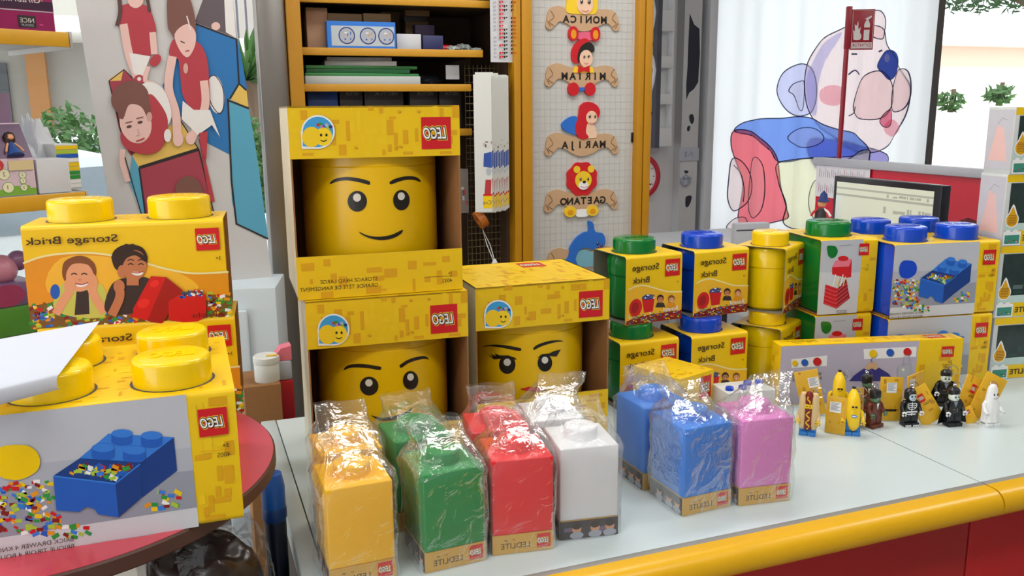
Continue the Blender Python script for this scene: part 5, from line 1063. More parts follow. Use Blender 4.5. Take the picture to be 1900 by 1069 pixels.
d.poly([(1020, -40), (1145, -40), (1175, 190), (965, 110)], PP((96, 84, 92))); d.poly([(1110, -40), (1150, -40), (1172, 190), (1120, 160)], PWT); d.ell(1070, 130, 22, 20, PSK)
d.poly([(970, 115), (1180, 195), (1225, 440), (1140, 490), (1145, 770), (1010, 700), (880, 560), (805, 425), (820, 400), (860, 200)], PBLU)
d.poly([(1130, 500), (1235, 540), (1275, 780), (1330, 1180), (1180, 1110), (1150, 1000)], PTEA); d.poly([(1140, 490), (1185, 415), (1222, 445), (1232, 535)], PYE)
for pth in ([(970, 118), (1172, 195), (1185, 415), (1222, 448)], [(1140, 490), (1185, 415)], [(1132, 498), (1235, 538)], [(1130, 490), (1148, 900), (1172, 1110), (1330, 1185)]): d.stroke(pth, 9, PBK)
d.ell(1070, 468, 42, 96, PWT, -8); d.outline([(1032, 400), (1065, 375), (1105, 440), (1108, 530), (1085, 562), (1050, 520), (1035, 470)], 4, PBK)
# block at the front
d.poly([(540, 400), (615, 345), (660, 390), (700, 560), (700, 820), (640, 760), (590, 640)], PMAR); d.poly([(540, 395), (612, 345), (600, 400), (545, 402)], PYE); d.stroke([(540, 402), (615, 345), (655, 385)], 5, PBK); d.stroke([(540, 402), (600, 650), (690, 830)], 5, PBK)
d.poly([(655, 770), (890, 590), (985, 738), (690, 832)], PYE); d.poly([(690, 832), (985, 738), (1065, 1110), (735, 1140)], PMAR); d.poly([(655, 770), (690, 832), (730, 1120), (640, 900)], PTEA)
d.stroke([(690, 832), (985, 740)], 16, PBK); d.stroke([(690, 832), (730, 1130)], 9, PBK); d.stroke([(985, 740), (1070, 1100)], 6, PBK); d.stroke([(890, 590), (985, 740)], 5, PBK); d.stroke([(620, 780), (700, 1060)], 5, PBK); d.poly([(985, 690), (1030, 660), (1020, 800), (1065, 1000), (1040, 1000)], PREDs)
# girl at the back
d.poly([(596, 40), (640, 18), (700, 20), (745, 50), (776, 160), (742, 175), (745, 280), (640, 260), (625, 140), (596, 130)], PREDs, 3)
d.stroke([(612, 120), (640, 270), (680, 380)], 40, PSK, 4); d.stroke([(756, 160), (765, 270)], 32, PSK); d.poly([(640, 262), (745, 280), (700, 400), (660, 360)], PWT); d.ell(672, -5, 40, 46, PSK); d.ell(672, -40, 46, 40, PHR); d.stroke([(590, -20), (596, 60), (580, 130)], 20, PHD, 4); d.stroke([(728, -20), (742, 60)], 16, PHD)
d.ell(690, 395, 26, 24, PREDs); d.ell(770, 300, 34, 24, PREDs, -50); d.stroke([(735, 330), (720, 400), (770, 420)], 22, PSK, 4); d.ell(690, 392, 10, 10, PWT)
# girl at the right
d.poly([(838, 250), (870, 190), (980, 210), (1025, 290), (1035, 400), (1035, 540), (960, 545), (905, 470), (885, 300), (850, 290)], PREDs, 4); d.stroke([(855, 280), (835, 430), (870, 560), (880, 690)], 42, PSK, 5); d.stroke([(1010, 400), (1015, 530), (950, 690)], 40, PSK, 5)
d.poly([(905, 500), (960, 545), (1040, 545), (1090, 680), (1050, 620), (980, 670), (900, 590)], PWT, 0); d.poly([(830, 120), (835, -60), (900, -90), (950, 20), (970, 130), (965, 190), (930, 280), (890, 240), (850, 170)], PHR, 4); d.poly([(865, 170), (925, 120), (968, 160), (965, 230), (930, 285), (890, 250)], PSK, 4); d.stroke([(895, 205), (915, 215)], 6, PHD); d.stroke([(918, 255), (938, 252)], 6, PREDs); d.stroke([(925, 80), (945, 150)], 6, PWT); d.ell(920, 340, 12, 26, PSK2)
d.ell(882, 690, 26, 36, PSK); d.ell(945, 685, 24, 32, PSK)
# girl lying on the block
d.poly([(700, 430), (760, 410), (820, 460), (850, 580), (800, 640), (740, 560)], PWT, 4); d.poly([(735, 470), (790, 510), (832, 600), (810, 720), (740, 765), (640, 745), (600, 700), (610, 640), (700, 600)], PREDs, 5)
d.ell(645, 490, 95, 88, PHR, -20); d.ell(672, 610, 78, 102, PSK, -14); d.poly([(585, 560), (620, 440), (700, 440), (745, 520), (735, 590), (700, 530), (640, 520), (610, 590)], PHR, 4); d.ell(740, 580, 14, 24, PSK2)
for x, y in ((640, 628), (694, 606)): d.ell(x, y, 13, 7, PHD, -14); d.stroke([(x - 18, y - 18), (x + 16, y - 26)], 5, PHR)
d.stroke([(682, 640), (690, 668), (675, 672)], 4, PSK2, 3); d.stroke([(675, 700), (700, 692), (716, 684)], 7, PREDs, 3); d.stroke([(610, 740), (605, 800), (635, 900)], 26, PSK, 4)
d.poly([(870, 950), (890, 890), (940, 872), (990, 910), (1020, 1000), (1030, 1100), (930, 1060)], PHR, 4); d.poly([(985, 660), (1028, 650), (1022, 790), (1000, 760)], PREDs); d.ell(830, 672, 18, 32, PWT)
o = d.build('poster_print', bd); o.location = (0, 0, ZC)
# pale stand under the poster
p0, p1 = aty(400, 600, 2.18), aty(507, 600, 2.18)
t = thing('display_stand', 'pale blue-white plinth standing below the poster board', 'stand', ((p0.x + p1.x) / 2, 2.2, -ZC), R_(8)); ww = (p1 - p0).length * 1.05; PLN = M('plinth_white', (206, 218, 226), .4, .02)
m = MB(); m.box((0, .1, (ZC + .215) / 2), (ww, .2, ZC + .215), PLN, .004); b_ = m.build('plinth', t)
m = MB(); m.box((-ww * .22, -.012, (ZC + .16) / 2), (ww * .5, .02, ZC + .16), PLN, .006); m.build('front_board', b_)
# things behind the counter's back left corner
p = aty(487, 716, 1.98); t = thing('cardboard_carton', 'plain brown carton behind the counter corner, under the white canister', 'box', (p.x, p.y, -ZC), RY); zt_ = p.z + ZC
m = MB(); m.box((0, .07, zt_ / 2), (.085, .14, zt_), BROWN, .002); m.build('carton', t)
t = thing('canister', 'small white canister with a lid and yellow label on the brown carton', 'canister', (p.x, p.y + .045, p.z), RY); WC = M('canister_white', (224, 226, 222), .35)
m = MB(); m.lathe([(0, 0), (.029, 0), (.03, .002), (.03, .05), (.029, .052), (0, .052)], WC, n=36); m.build('can_body', t); m = MB(); m.lathe([(.031, .046), (.0315, .05), (.031, .06), (.028, .063), (0, .064)], WC, n=36); ld = m.build('lid', t); m = MB(); m.box((.012, -.012, .0645), (.026, .012, .001), YE3); m.build('lid_label', ld)
p = aty(522, 690, 2.05); t = thing('toy_bag', 'small pink and red toy pack beside the metal pillar', 'toy', (p.x, p.y, -.1), RY)
m = MB(); m.box((0, 0, .06), (.05, .05, .12), M('toy_pack_red', (176, 24, 40), .4), .004); m.build('pack_base', t); m = MB(); m.box((0, 0, .145), (.048, .045, .05), LGR, .006); m.build('pack_window', t); m = MB(); m.prism([(-.025, .17), (.025, .17), (.025, .205), (.0, .2)], (0, -.02, 0), X3, Z3, .04, PPK); m.build('pack_top', t)

# ---------------------------------------------------------------- toy shelves at the far left
SO = aty(160, 368, 1.9); SY = R_(51); SHG = M('shelf_grey', (176, 174, 170), .5, .04); SHY = M('shelf_strip_yellow', (214, 160, 30), .4, .05)
t = thing('toy_shelf', 'grey toy shelving with yellow edge strips at the far left, before the window', 'shelf', (SO.x, SO.y, -ZC), SY)
RT[t.name] = (V3((SO.x, SO.y, 0)), SY)
for zz, tk in ((.826, .03), (.494, .032), (.2, .03), (-.1, .03)):
    m = MB(); m.box((-.5, .16, zz + ZC - .012), (1.0, .32, .022), SHG, .002); sh = m.build('shelf', t)
    m = MB(); m.box((-.502, -.004, zz + ZC - tk / 2), (.995, .008, tk), SHY, .0015); m.build('price_strip', sh)
    m = MB(); m.box((0.001, .15, zz + ZC - .016), (.006, .31, .036), SHG, .001); m.build('end_bracket', sh)
m = MB(); m.box((-.75, .33, .9), (.05, .04, 1.95), SHG); m.build('upright', t)
TSH = t
def sx(u, v): return front(TSH, 1).px(u, v)
def on_shelf(a, y, z): c, s_ = math.cos(SY), math.sin(SY); return V3((SO.x + c * a - s_ * y, SO.y + s_ * a + c * y, z))
MAG = M('box_magenta', (150, 26, 92), .4, .15, 30); PUR = M('box_purple_dark', (58, 24, 56), .4); GRN = M('box_grass', (120, 170, 60), .4, .1, 30); PKB = M('box_pink_pale', (200, 178, 190), .45, .06, 20)
def art_mag(q, w, h, t, c):
    q.rects(-w / 2, .001, w / 2, h - .001, 40, [M('box_magenta_light', (190, 60, 130), .4), M('box_gold_fleck', (200, 150, 90), .4), MAG], 14, (.003, .01)); q.rect(-w / 2, .042, w / 2, .06, PUR); q.rect(-w / 2, .0385, w / 2, .0405, LGR)
    q.text('Girabrilla', w / 2 - .022, .056, .014, M('letters_silver', (214, 206, 206), .3), loc=True, shear=.3, width=.078); q.rect(w / 2 - .037, .006, w / 2 - .072, .03, M('label_dark', (40, 30, 34), .5)); q.text('NICE', w / 2 - .040, .016, .009, M('letters_silver', (214, 206, 206), .3), loc=True, width=.028); q.text('GROUP', w / 2 - .042, .009, .004, LGR, loc=True, width=.024)
p = sx(108, 60); w = .3
c_ = carton('craft_kit_box', 'magenta and purple craft kit box on the top left shelf', 'toy box', on_shelf(p[0] - w / 2, .012, .826), SY, w, .1, .16, MAG, art_mag)
m = MB(); m.box((w / 2 + .0005, .05, .08), (.001, .1, .16), WHT); m.build('side_label', kids(c_)[0])
# doll box: slanted window front
p = sx(75, 360); w = .3; dl = on_shelf(p[0] - w / 2 + .002, .02, .494)
t = thing('doll_box', 'purple and green boxed doll set with little dolls behind its slanted window', 'toy box', dl, SY)
m = MB(); m.prism([(-.0, 0), (-.0, .075), (.05, .148), (.1, .148), (.1, 0)][::-1], (w / 2, 0, 0), (0, 1, 0), (0, 0, 1), w, PKB); hb = m.build('carton', t)
m = MB(); m.box((0, .09, .16), (w, .02, .1), M('box_lilac', (146, 120, 150), .4), .001); m.build('backing_card', t)
q = front(t, w); q.rects(-w / 2, .001, w / 2, .02, 20, [GRN, M('box_grass_dark', (90, 150, 40), .4)], 17, (.02, .06)); q.rect(-w / 2, .001, w / 2, .014, GRN)
for x, y, r in ((.09, .045, .011), (.125, .042, .007), (.095, .018, .011), (.125, .03, .006), (.125, .016, .007), (.07, .028, .007), (.03, .04, .01), (.0, .02, .01)): q.ell(x, y, r, r, M('medal_cream', (226, 224, 190), .4)); q.outline([(x + r * math.cos(a * .785), y + r * math.sin(a * .785)) for a in range(8)], .0008, PGR, 2); q.text('13254231'[int(x * 1000) % 8], x, y - r * .35, r * .8, DGR, loc=True, align='c')
q.ell(.075, .064, .016, .013, M('print_red_hair', (190, 50, 60), .4)); q.ell(.075, .06, .009, .008, SKIN); q.rect(.1, .052, w / 2 - .002, .072, M('label_cream', (214, 196, 150), .4)); q.build('front_print', hb)
n_ = V3((0, -.073, .05)).normalized(); q = Deco(t, (0, 0, .075), X3, (0, .05 / .0885, .073 / .0885)); q.rect(-w / 2, .002, w / 2, .085, M('box_inside_purple', (92, 60, 96), .4, .15, 20)); q.build('window_backing', hb)
for i, x in enumerate((.118, .055, -.008)):
    dt = thing('doll', ('small brown-haired doll in a blue dress, right in the doll box', 'small doll in a blue skirt beside the right doll in its box', 'small doll at the left in the doll box')[i], 'doll', on_shelf(p[0] - w / 2 + .002 + x, .02, .494), SY, 'dolls in the box')
    f = lambda h: V3((0, .012 + (h) * .05 / .0885 * 1 - .012, .078 + h * .073 / .0885))
    m = MB(); m.tube([(0, .004, .08), (0, .016, .098), (0, .022, .108)], [.017, .008, .006], M('doll_dress_blue', (40, 80, 150), .4), 16); m.build('dress', dt)
    m = MB(); m.lathe([(0, -.008), (.006, -.006), (.0085, 0), (.006, .007), (0, .009)], SKIN, (0, .022, .118), 16); m.build('head', dt)
    m = MB(); m.lathe([(.0105, -.012), (.0115, 0), (.008, .009), (0, .012)], HAIR, (0, .026, .119), 16); m.build('hair', dt)
    for sx_ in (-1, 1):
        m = MB(); m.tube([(sx_ * .006, .02, .107), (sx_ * .013, .01, .098), (sx_ * .017, .004, .09)], .0022, SKIN); m.build('arm', dt)
p = sx(141, 352); q_ = sx(77, 352)
wbx = p[0] - q_[0] - .004
carton('white_carton', 'plain white carton on the left shelf beside the doll box', 'box', on_shelf((p[0] + q_[0]) / 2 + .002, .02, .494), SY, wbx, .075, .072, M('carton_white', (206, 208, 214), .5, .02))
bg_ = on_shelf((p[0] + q_[0]) / 2 + .0, .17, .494); t = thing('carrier_bag', 'white plastic carrier bag standing behind the white carton', 'bag', bg_, SY)
m = MB(); bmesh.ops.create_icosphere(m.bm, subdivisions=5, radius=1)
for v in m.bm.verts:
    pz = v.co.copy(); k = 1 + .25 * noise.noise(pz * 3) ; zz = max(0, (pz.z + .9) / 1.9) * .105; pk = .055 * max(0, pz.z) * (abs(pz.x) > .25) * (1 + noise.noise(pz * 5)); v.co = V3((pz.x * .08 * k, pz.y * .045 * k, zz + pk))
m.take(list(m.bm.faces), M('bag_white', (236, 238, 242), .5, .02, 30, 0, 0, 0, .4, .4)); m.build('bag_body', t, smooth=50)
p = on_shelf(sx(152, 345)[0] + .012, .08, .494); t = thing('brick_pattern_box', 'narrow white box with coloured brick stripes at the right end of the left shelf', 'toy box', p, SY)
m = MB(); m.box((0, .03, .05), (.05, .06, .1), M('box_white', (206, 210, 208), .4), .001); c_ = m.build('carton', t); q = front(t, .05)
for i, cset in enumerate(((RED, WHT), (WHT, WHT), (PBL, PGR), (YE3, PGR), (YE3, YE3), (WHT, YE3), (YE3, WHT), (PBL, PBL), (PLI, PLI), (YE3, YE3))):
    for k, c in enumerate(cset): q.rect(-.024 + k * .024, .004 + i * .0094, k * .024, .012 + i * .0094, c)
q.build('front_print', c_)
p = on_shelf(sx(20, 630)[0] - .02, .03, .2); t = thing('toy_pack', 'pink windowed toy pack with a green base on the lower left shelf', 'toy box', p, SY)
m = MB(); m.box((0, .05, .03), (.2, .1, .06), M('pack_green', (70, 130, 40), .4, .15, 20), .002); m.build('base', t); m = MB(); m.box((0, .055, .085), (.2, .09, .05), M('pack_violet', (112, 84, 124), .4, .1), .002); b2 = m.build('middle', t)
q = front(t, .2, None, .0095); q.ell(.04, .085, .034, .024, M('pack_pink_dark', (150, 50, 90), .4)); q.ell(.09, .088, .006, .006, DGR); q.rect(-.09, .001, .09, .02, GRN); q.build('front_print', b2)
for i, (x, z, r, c) in enumerate(((.05, .135, .032, 'ball_pink'), (.085, .15, .022, 'ball_purple'), (.0, .135, .03, 'ball_purple'), (.03, .17, .016, 'ball_purple'), (-.05, .135, .032, 'ball_pink'))):
    m = MB(); m.lathe([(0, -r)] + [(r * math.cos(R_(a)), r * math.sin(R_(a))) for a in range(-75, 76, 15)] + [(0, r)], M(c, (196, 130, 150) if 'pink' in c else (132, 92, 128), .3), (x, .055, z), 24); m.build('ball', t)

# ================================================================ contents of the shelf unit
def wp(u, v, tt=2.65): return Deco(None, rm(0, tt), E1, EZ).px(u, v)
def item(name, label, cat, u0, u1, v0, zrest, tf, dep, mt, art=None, group=None, yaw=0.0):
    a, b, z1 = wp(u0, v0, tf)[0], wp(u1, v0, tf)[0], wp((u0 + u1) / 2, v0, tf)[1]
    return carton(name, label, cat, rm((a + b) / 2, tf, zrest), RY + yaw, b - a, dep, max(.004, z1 - zrest), mt, art, group)
BXB = M('box_kraft_dark', (116, 88, 54), .6, .1); DKB = M('box_dark', (44, 40, 42), .5, .1)
z1, z2, z3 = SHZ[1], SHZ[2], SHZ[3]
item('cardboard_box', 'plain tan cardboard box at the left end of the upper shelf', 'box', 567, 607, 14, z1, 2.70, .12, M('raw_cardboard_pink', (186, 146, 118), .7, .06))
def art_disc(q, w, h, t, c):
    q.rect(-w / 2, .0, w / 2, h, PBL2); q.rect(-w / 2 + .012, h * .14, w / 2 - .004, h * .84, M('print_grey_blue', (188, 198, 206), .4))
    for k, cc_ in ((-.2, POR), (.12, PPK), (-.0, PBL)): pass
    for x, c1 in ((-.22, PBL), (.09, POR), (.36, M('print_sand', (214, 150, 110), .4))): q.ell(x * w, h * .5, h * .3, h * .3, PBD); q.ell(x * w, h * .5, h * .26, h * .26, LGR); q.rects(x * w - h * .18, h * .34, x * w + h * .18, h * .66, 10, [c1, WHT, PBL, c1], 3, (.004, .01))
bx1 = item('puzzle_box', 'blue edged grey box with three round pictures on the upper shelf', 'toy box', 606, 733, 40, z1, 2.67, .09, PBL2, art_disc)
zz = wp(660, 40, 2.67)[1]
item('small_carton', 'small kraft carton lying on the blue puzzle box, left of two', 'box', 608, 671, 25, zz, 2.69, .07, BXB)
item('small_carton', 'small kraft carton lying on the blue puzzle box, right of two', 'box', 674, 725, 25, zz, 2.69, .07, BXB)
item('small_carton', 'low white carton beside the blue puzzle box on the upper shelf', 'box', 736, 781, 63, z1, 2.69, .06, M('carton_white', (206, 208, 214), .5))
item('small_carton', 'dark blue little carton beside the red roll on the upper shelf', 'box', 785, 822, 66, z1, 2.69, .05, M('box_navy', (48, 52, 96), .4, .2, 60))
a = wp(826, 75, 2.7); t = thing('roll', 'small red roll beside the little blue carton on the upper shelf', 'roll', rm(a[0], 2.7, z1), RY); m = MB(); m.lathe([(0, -.02), (.012, -.02), (.012, .02), (0, .02)], RED, (0, .03, .012), 20, Matrix.Rotation(R_(90), 3, 'Y')); m.build('roll_body', t)
zb = z1
for i, (u0, u1, v0, lab) in enumerate(((752, 795, 40, 'kraft carton at the bottom of the short stack on the upper shelf'), (750, 792, 30, 'kraft carton in the middle of the short stack on the upper shelf'), (752, 797, 18, 'kraft carton on top of the short stack on the upper shelf'))):
    zt_ = wp(775, v0, 2.8)[1]; item('small_carton', lab, 'box', u0, u1, v0, zb, 2.8, .08, BXB if i % 2 == 0 else DKB); zb = zt_
item('small_carton', 'long kraft carton at the back of the upper shelf above the two small ones', 'box', 706, 749, 8, z1, 2.87, .05, BXB)
item('small_carton', 'dark violet carton behind the red roll on the upper shelf', 'box', 770, 806, 46, z1, 2.765, .03, M('box_violet', (66, 48, 84), .5, .3, 40))
for i, (u, w_, h_) in enumerate(((845, .05, .02), (868, .05, .028), (888, .035, .016))):
    a = wp(u, 80, 2.7); t = thing('plastic_packet', ('crumpled clear packet left of two others at the right end of the upper shelf', 'crumpled clear packet lying in the middle at the right end of the upper shelf', 'small clear packet last at the right end of the upper shelf')[i], 'packet', rm(a[0], 2.70 + .02 * (i % 2), z1), RY, 'clear packets'); m = MB(); bmesh.ops.create_icosphere(m.bm, subdivisions=4, radius=1)
    for v in m.bm.verts:
        k = 1 + .4 * noise.noise(v.co * 3 + V3((i * 7, 0, 0))); v.co = V3((v.co.x * w_ * .55 * k, .03 + v.co.y * .028 * k, max(0, (v.co.z * k + .8) / 1.8) * h_))
    m.take(list(m.bm.faces), M('packet_film', (176, 184, 180), .15, .2, 40)); m.build('packet_body', t, smooth=20)
zb = z2
for i, (u0, u1, v0, mt, lab) in enumerate(((566, 780, 141, M('folder_white', (190, 196, 196), .4), 'clear white folder at the bottom of the folder stack'), (566, 778, 136, M('folder_green', (62, 140, 76), .35), 'green folder just above the bottom folder'), (568, 760, 128, M('folder_green_dark', (40, 110, 66), .35), 'dark green folder in the middle of the stack'), (567, 775, 122, M('folder_green', (62, 140, 76), .35), 'upper green folder under the papers'), (603, 735, 113, M('paper_sheet', (196, 196, 198), .6), 'white papers lying on the green folders'), (607, 726, 106, M('paper_grey', (160, 160, 164), .6, .3, 60), 'grey printed sheets on top of the white papers'))):
    zt_ = max(zb + .003, wp(650, v0, 2.68)[1]); item('folder' if i < 4 else 'paper_stack', lab + ' on the middle shelf', 'folder' if i < 4 else 'papers', u0, u1, v0, zb, 2.672 + .004 * i, .2, mt, None, None, R_((0, 1.5, -1, 2, -4, -3)[i])); zb = zt_ + .0006
a = wp(800, 145, 2.7); lump('dark_bag', 'dark folded cloth bag on the middle shelf beside the folders', 'bag', rm(a[0], 2.78, z2), .055, .06, .034, M('bag_black', (26, 30, 42), .6, .3), 8)
item('label_card', 'small white label card on the dark bag on the middle shelf', 'card', 827, 852, 121, z2 + .02, 2.69, .002, M('carton_white', (206, 208, 214), .5))
def art_vec(q, w, h, t, c): q.text('VECTUR', w * .36, h - .016, .009, M('letters_dim', (120, 120, 124), .5), loc=True, width=w * .6)
for i, (u0, u1) in enumerate(((630, 672), (676, 748), (760, 812), (815, 855))):
    item('black_box', ('black lettered box on the third shelf, left of the other black boxes', 'wide black lettered box second from the left on the third shelf', 'black lettered box third from the left on the third shelf', 'black lettered box at the right end of the third shelf')[i], 'box', u0, u1, 167, z3, 2.70, .1, DKB, art_vec, 'black boxes on the third shelf')
item('blue_packet', 'blue packet at the left end of the third shelf', 'packet', 570, 626, 170, z3, 2.70, .08, M('packet_blue', (34, 66, 140), .3, .4, 20))
# hanging price list and leaflets at the right edge of the shelf unit
a, b = wp(906, 0, 2.63), wp(957, 0, 2.63); c_ = wp(930, 116, 2.63)
t = thing('price_list', 'white printed list hanging at the right edge of the shelf unit', 'paper', rm((a[0] + b[0]) / 2, 2.615, c_[1]), RY); w = b[0] - a[0]
m = MB(); m.box((0, 0, .25), (w, .0012, .5), M('paper_sheet2', (200, 200, 204), .6)); m.box((w * .47, -.004, .25), (.004, .006, .5), M('paper_sheet2', (200, 200, 204), .6)); sh = m.build('sheet', t); q = Deco(t, (0, -.001, 0), X3, Z3); rg = random.Random(4)
for x, mt, wd in ((-.34, LGR, .1), (-.12, RED, .16), (.02, BLK, .14), (.26, BLK, .12), (.34, RED, .06)):
    for k in range(34):
        if rg.random() < .85:
            for j in range(2): q.rect(x * w - wd * w / 2 + j * wd * w * .55, .012 + k * .0115 + .003 * j, x * w - wd * w / 2 + (j * .55 + .4) * wd * w, .019 + k * .0115, mt)
q.build('printed_lines', sh)
LFW = M('leaflet_white', (214, 214, 210), .5, .02)
a, b = wp(868, 200, 2.62)[0], wp(941, 200, 2.62)[0]; zt_ = wp(880, 140, 2.62)[1]; zb = wp(880, 390, 2.62)[1]
for i in range(11):
    f = i / 10; s_ = a + (b - a - .052) * f + .026; t = thing('leaflet', 'tall white leaflet with coloured pictures hanging in a fan beside the shelf unit', 'leaflet', rm(s_, 2.555 + .006 * i, zb + .004 * math.sin(i * 2.1)), RY - R_(14), 'hanging leaflets')
    h = zt_ - zb + .004 * math.sin(i * 1.7); m = MB(); m.box((0, 0, h / 2), (.054, .0012, h), LFW); c_ = m.build('sheet', t); q = Deco(t, (0, -.0007, 0), X3, Z3)
    q.rect(-.002, .012, .026, .05, YE3); q.rect(-.002, .05, .026, .056, RED); q.poly([(.002, .056), (.022, .056), (.024, .1), (.006, .1)], M('leaflet_red', (180, 50, 56), .5)); q.ell(.016, .125, .008, .012, LGR); q.poly([(.0, .14), (.026, .136), (.026, .185), (.002, .18)], M('leaflet_blue', (44, 78, 160), .5)); q.rects(.0, .186, .026, .22, 14, [M('leaflet_brown', (150, 120, 96), .5), DGR, LFW], i, (.003, .01)); q.text('Cre', .024, .024, .012, DGR, loc=True); q.build('leaflet_print', c_)
for i in range(4):
    t = thing('leaflet', 'narrow dim leaflet hanging lower behind the boxed head at the right of the shelf unit', 'leaflet', rm(wp(850, 300, 2.66)[0] + .006 * i, 2.70 - .012 * i, wp(850, 396, 2.66)[1]), RY - R_(10), 'lower leaflets'); m = MB(); m.box((0, 0, .07), (.03, .0012, .14), M('leaflet_dim', (120, 112, 108), .5, .2, 30)); c_ = m.build('sheet', t); q = Deco(t, (0, -.0007, 0), X3, Z3); q.rects(-.014, .02, .014, .09, 8, [DGR, M('leaflet_red', (180, 50, 56), .5), LGR], i + 40, (.008, .02)); q.build('leaflet_print', c_)
p = rm(wp(892, 410, 2.6)[0], 2.6, wp(892, 424, 2.6)[1]); t = thing('tape_dispenser', 'orange tape roll with black core hanging below the leaflets', 'tape', p, RY); m = MB(); m.lathe([(.014, -.012), (.03, -.012), (.03, .012), (.014, .012), (.014, -.012)], M('tape_orange', (196, 110, 40), .4), (0, 0, .03), 28, Matrix.Rotation(R_(60), 3, 'Y')); m.build('tape_roll', t); m = MB(); m.lathe([(0, -.014), (.016, -.014), (.016, .014), (0, .014)], BLK, (.012, .0, .025), 24, Matrix.Rotation(R_(60), 3, 'Y')); m.build('core', t)
p = rm(wp(895, 425, 2.6)[0], 2.6, wp(895, 425, 2.6)[1]); e_ = rm(wp(914, 482, 2.6)[0], 2.58, wp(914, 482, 2.6)[1]); t = thing('hang_string', 'looped white string with a small white tag hanging below the tape', 'string', e_, 0); m = MB(); u_ = p - e_; m.tube([V3((0, 0, 0)), u_ * .5 + V3((.005, 0, 0)), u_, u_ * .5 - V3((.005, 0, 0)), V3((-.004, 0, 0))], .0014, M('string_white', (206, 206, 206), .6)); m.build('string', t); m = MB(); m.lathe([(0, .006), (.004, .005), (.016, -.02), (.016, -.03), (0, -.03)], M('string_white', (206, 206, 206), .6), n=14); m.build('tag_end', t)

# ================================================================ wall behind: switch niches, clock, notices
NW = M('cabinet_white', (216, 216, 218), .5, .02)
a, b = wp(1200, 100, 3.9)[0], wp(1250, 100, 3.9)[0]; zt_, zb = wp(1225, 0, 3.9)[1], wp(1225, 272, 3.9)[1]
t = thing('switch_cabinet', 'white electrical cabinet with stepped niches holding switches on the back wall', 'cabinet', rm((a + b) / 2, 3.9, zb), RY); w = b - a; H_ = zt_ - zb + .1
m = MB(); m.box((0, .075, H_ / 2), (w, .05, H_), NW); m.box((w / 2 - .004, .05, H_ / 2), (.008, .1, H_), NW); bd = m.build('back_box', t)
for v0, v1 in ((18, 58), (104, 126), (174, 194), (238, 272)):
    za, zc_ = wp(1225, v0, 3.9)[1] - zb, wp(1225, v1, 3.9)[1] - zb; m = MB(); m.box((0, .03, (za + zc_) / 2), (w, .07, za - zc_), NW, .004); m.build('cover_step', t)
for v, mt in ((82, DGR), (146, M('switch_red', (160, 60, 60), .4)), (212, DGR)):
    zc_ = wp(1225, v, 3.9)[1] - zb; m = MB(); m.box((-.005, .045, zc_), (.06, .02, .05), WFRW, .003); s_ = m.build('switch_block', t)
    for k in range(3):
        m = MB(); m.box((-.02 + k * .016, .032, zc_ + .004), (.011, .012, .018), mt, .001); m.build('switch_lever', s_)
a = wp(1207, 140, 3.86); m = MB(); rbox(m, -.012, .012, -.02, .02, 0, 1.0, DGR); c_ = m.build('dark_post', None, rm(a[0], 3.8, wp(1205, 275, 3.8)[1]), RY); tag(c_, 'dark narrow strip post in front of the electrical cabinet by the yellow frame', 'post')
for i, v in enumerate((10, 118)):
    zc_ = wp(1212, v, 3.76)[1]; t = thing('bracket', ('white curved wall bracket upper of two beside the yellow frame', 'white curved wall bracket lower of two beside the yellow frame')[i], 'bracket', rm(wp(1208, v, 3.76)[0], 3.76, zc_), RY); m = MB(); m.tube([(-.01, 0, .06), (.01, 0, .02), (.02, 0, -.03), (.012, 0, -.09), (0, 0, -.13)], .008, WFRW); m.build('bracket_arm', t)
a = wp(1187, 328, 3.95); t = thing('wall_clock', 'red rimmed round wall clock half hidden behind the yellow frame', 'clock', rm(a[0], 3.97, a[1]), RY); r = .115; RX = Matrix.Rotation(R_(90), 3, 'X')
m = MB(); m.lathe([(0, 0), (r, 0), (r, .03), (r - .02, .038), (r - .024, .02), (0, .02)], M('clock_red', (196, 32, 52), .35), n=56, rot=RX); m.build('rim', t); m = MB(); m.lathe([(0, .021), (r - .023, .021), (r - .023, .022), (0, .022)], WHT, n=48, rot=RX); dl_ = m.build('dial', t)
q = Deco(t, (0, -.0225, 0), X3, Z3)
for k in range(12): a_ = R_(k * 30); q.stroke([(.075 * math.cos(a_), .075 * math.sin(a_)), (.085 * math.cos(a_), .085 * math.sin(a_))], .004, DGR)
q.build('dial_marks', dl_)
for a_, l in ((-35, .075), (60, .05)):
    m = MB(); m.box((l / 2 * math.cos(R_(a_)), -.026, l / 2 * math.sin(R_(a_))), (l, .002, .006), BLK, 0, 2, None); vs = list(m.bm.verts); cm = V3((l / 2 * math.cos(R_(a_)), -.026, l / 2 * math.sin(R_(a_)))); ro = Matrix.Rotation(-R_(a_), 3, 'Y')
    for v in vs: v.co = cm + ro @ (v.co - cm)
    m.build('hand', t)
a, b = wp(1261, 275, 3.92), wp(1297, 298, 3.92); t = thing('notice_card', 'small grey-white notice on the flaking white post', 'notice', rm((a[0] + b[0]) / 2, 3.925, b[1]), RY); m = MB(); m.box((0, 0, (a[1] - b[1]) / 2), (b[0] - a[0], .004, a[1] - b[1]), LGR); c_ = m.build('card', t); q = Deco(t, (0, -.0022, 0), X3, Z3); q.rects(-.03, .015, .03, .05, 8, [MGR], 2, (.01, .03)); q.build('faint_lines', c_)
a = wp(1272, 345, 3.92); t = thing('wall_ornament', 'small grey figure-shaped ornament fixed to the flaking white post', 'ornament', rm(a[0], 3.92, a[1]), RY); m = MB(); m.lathe([(0, 0), (.018, .004), (.02, .02), (.012, .035), (0, .038)], MGR, n=16); m.lathe([(0, -.012), (.013, -.008), (.014, .004), (0, .014)], MGR, (0, 0, .046), 16); m.build('ornament_body', t)
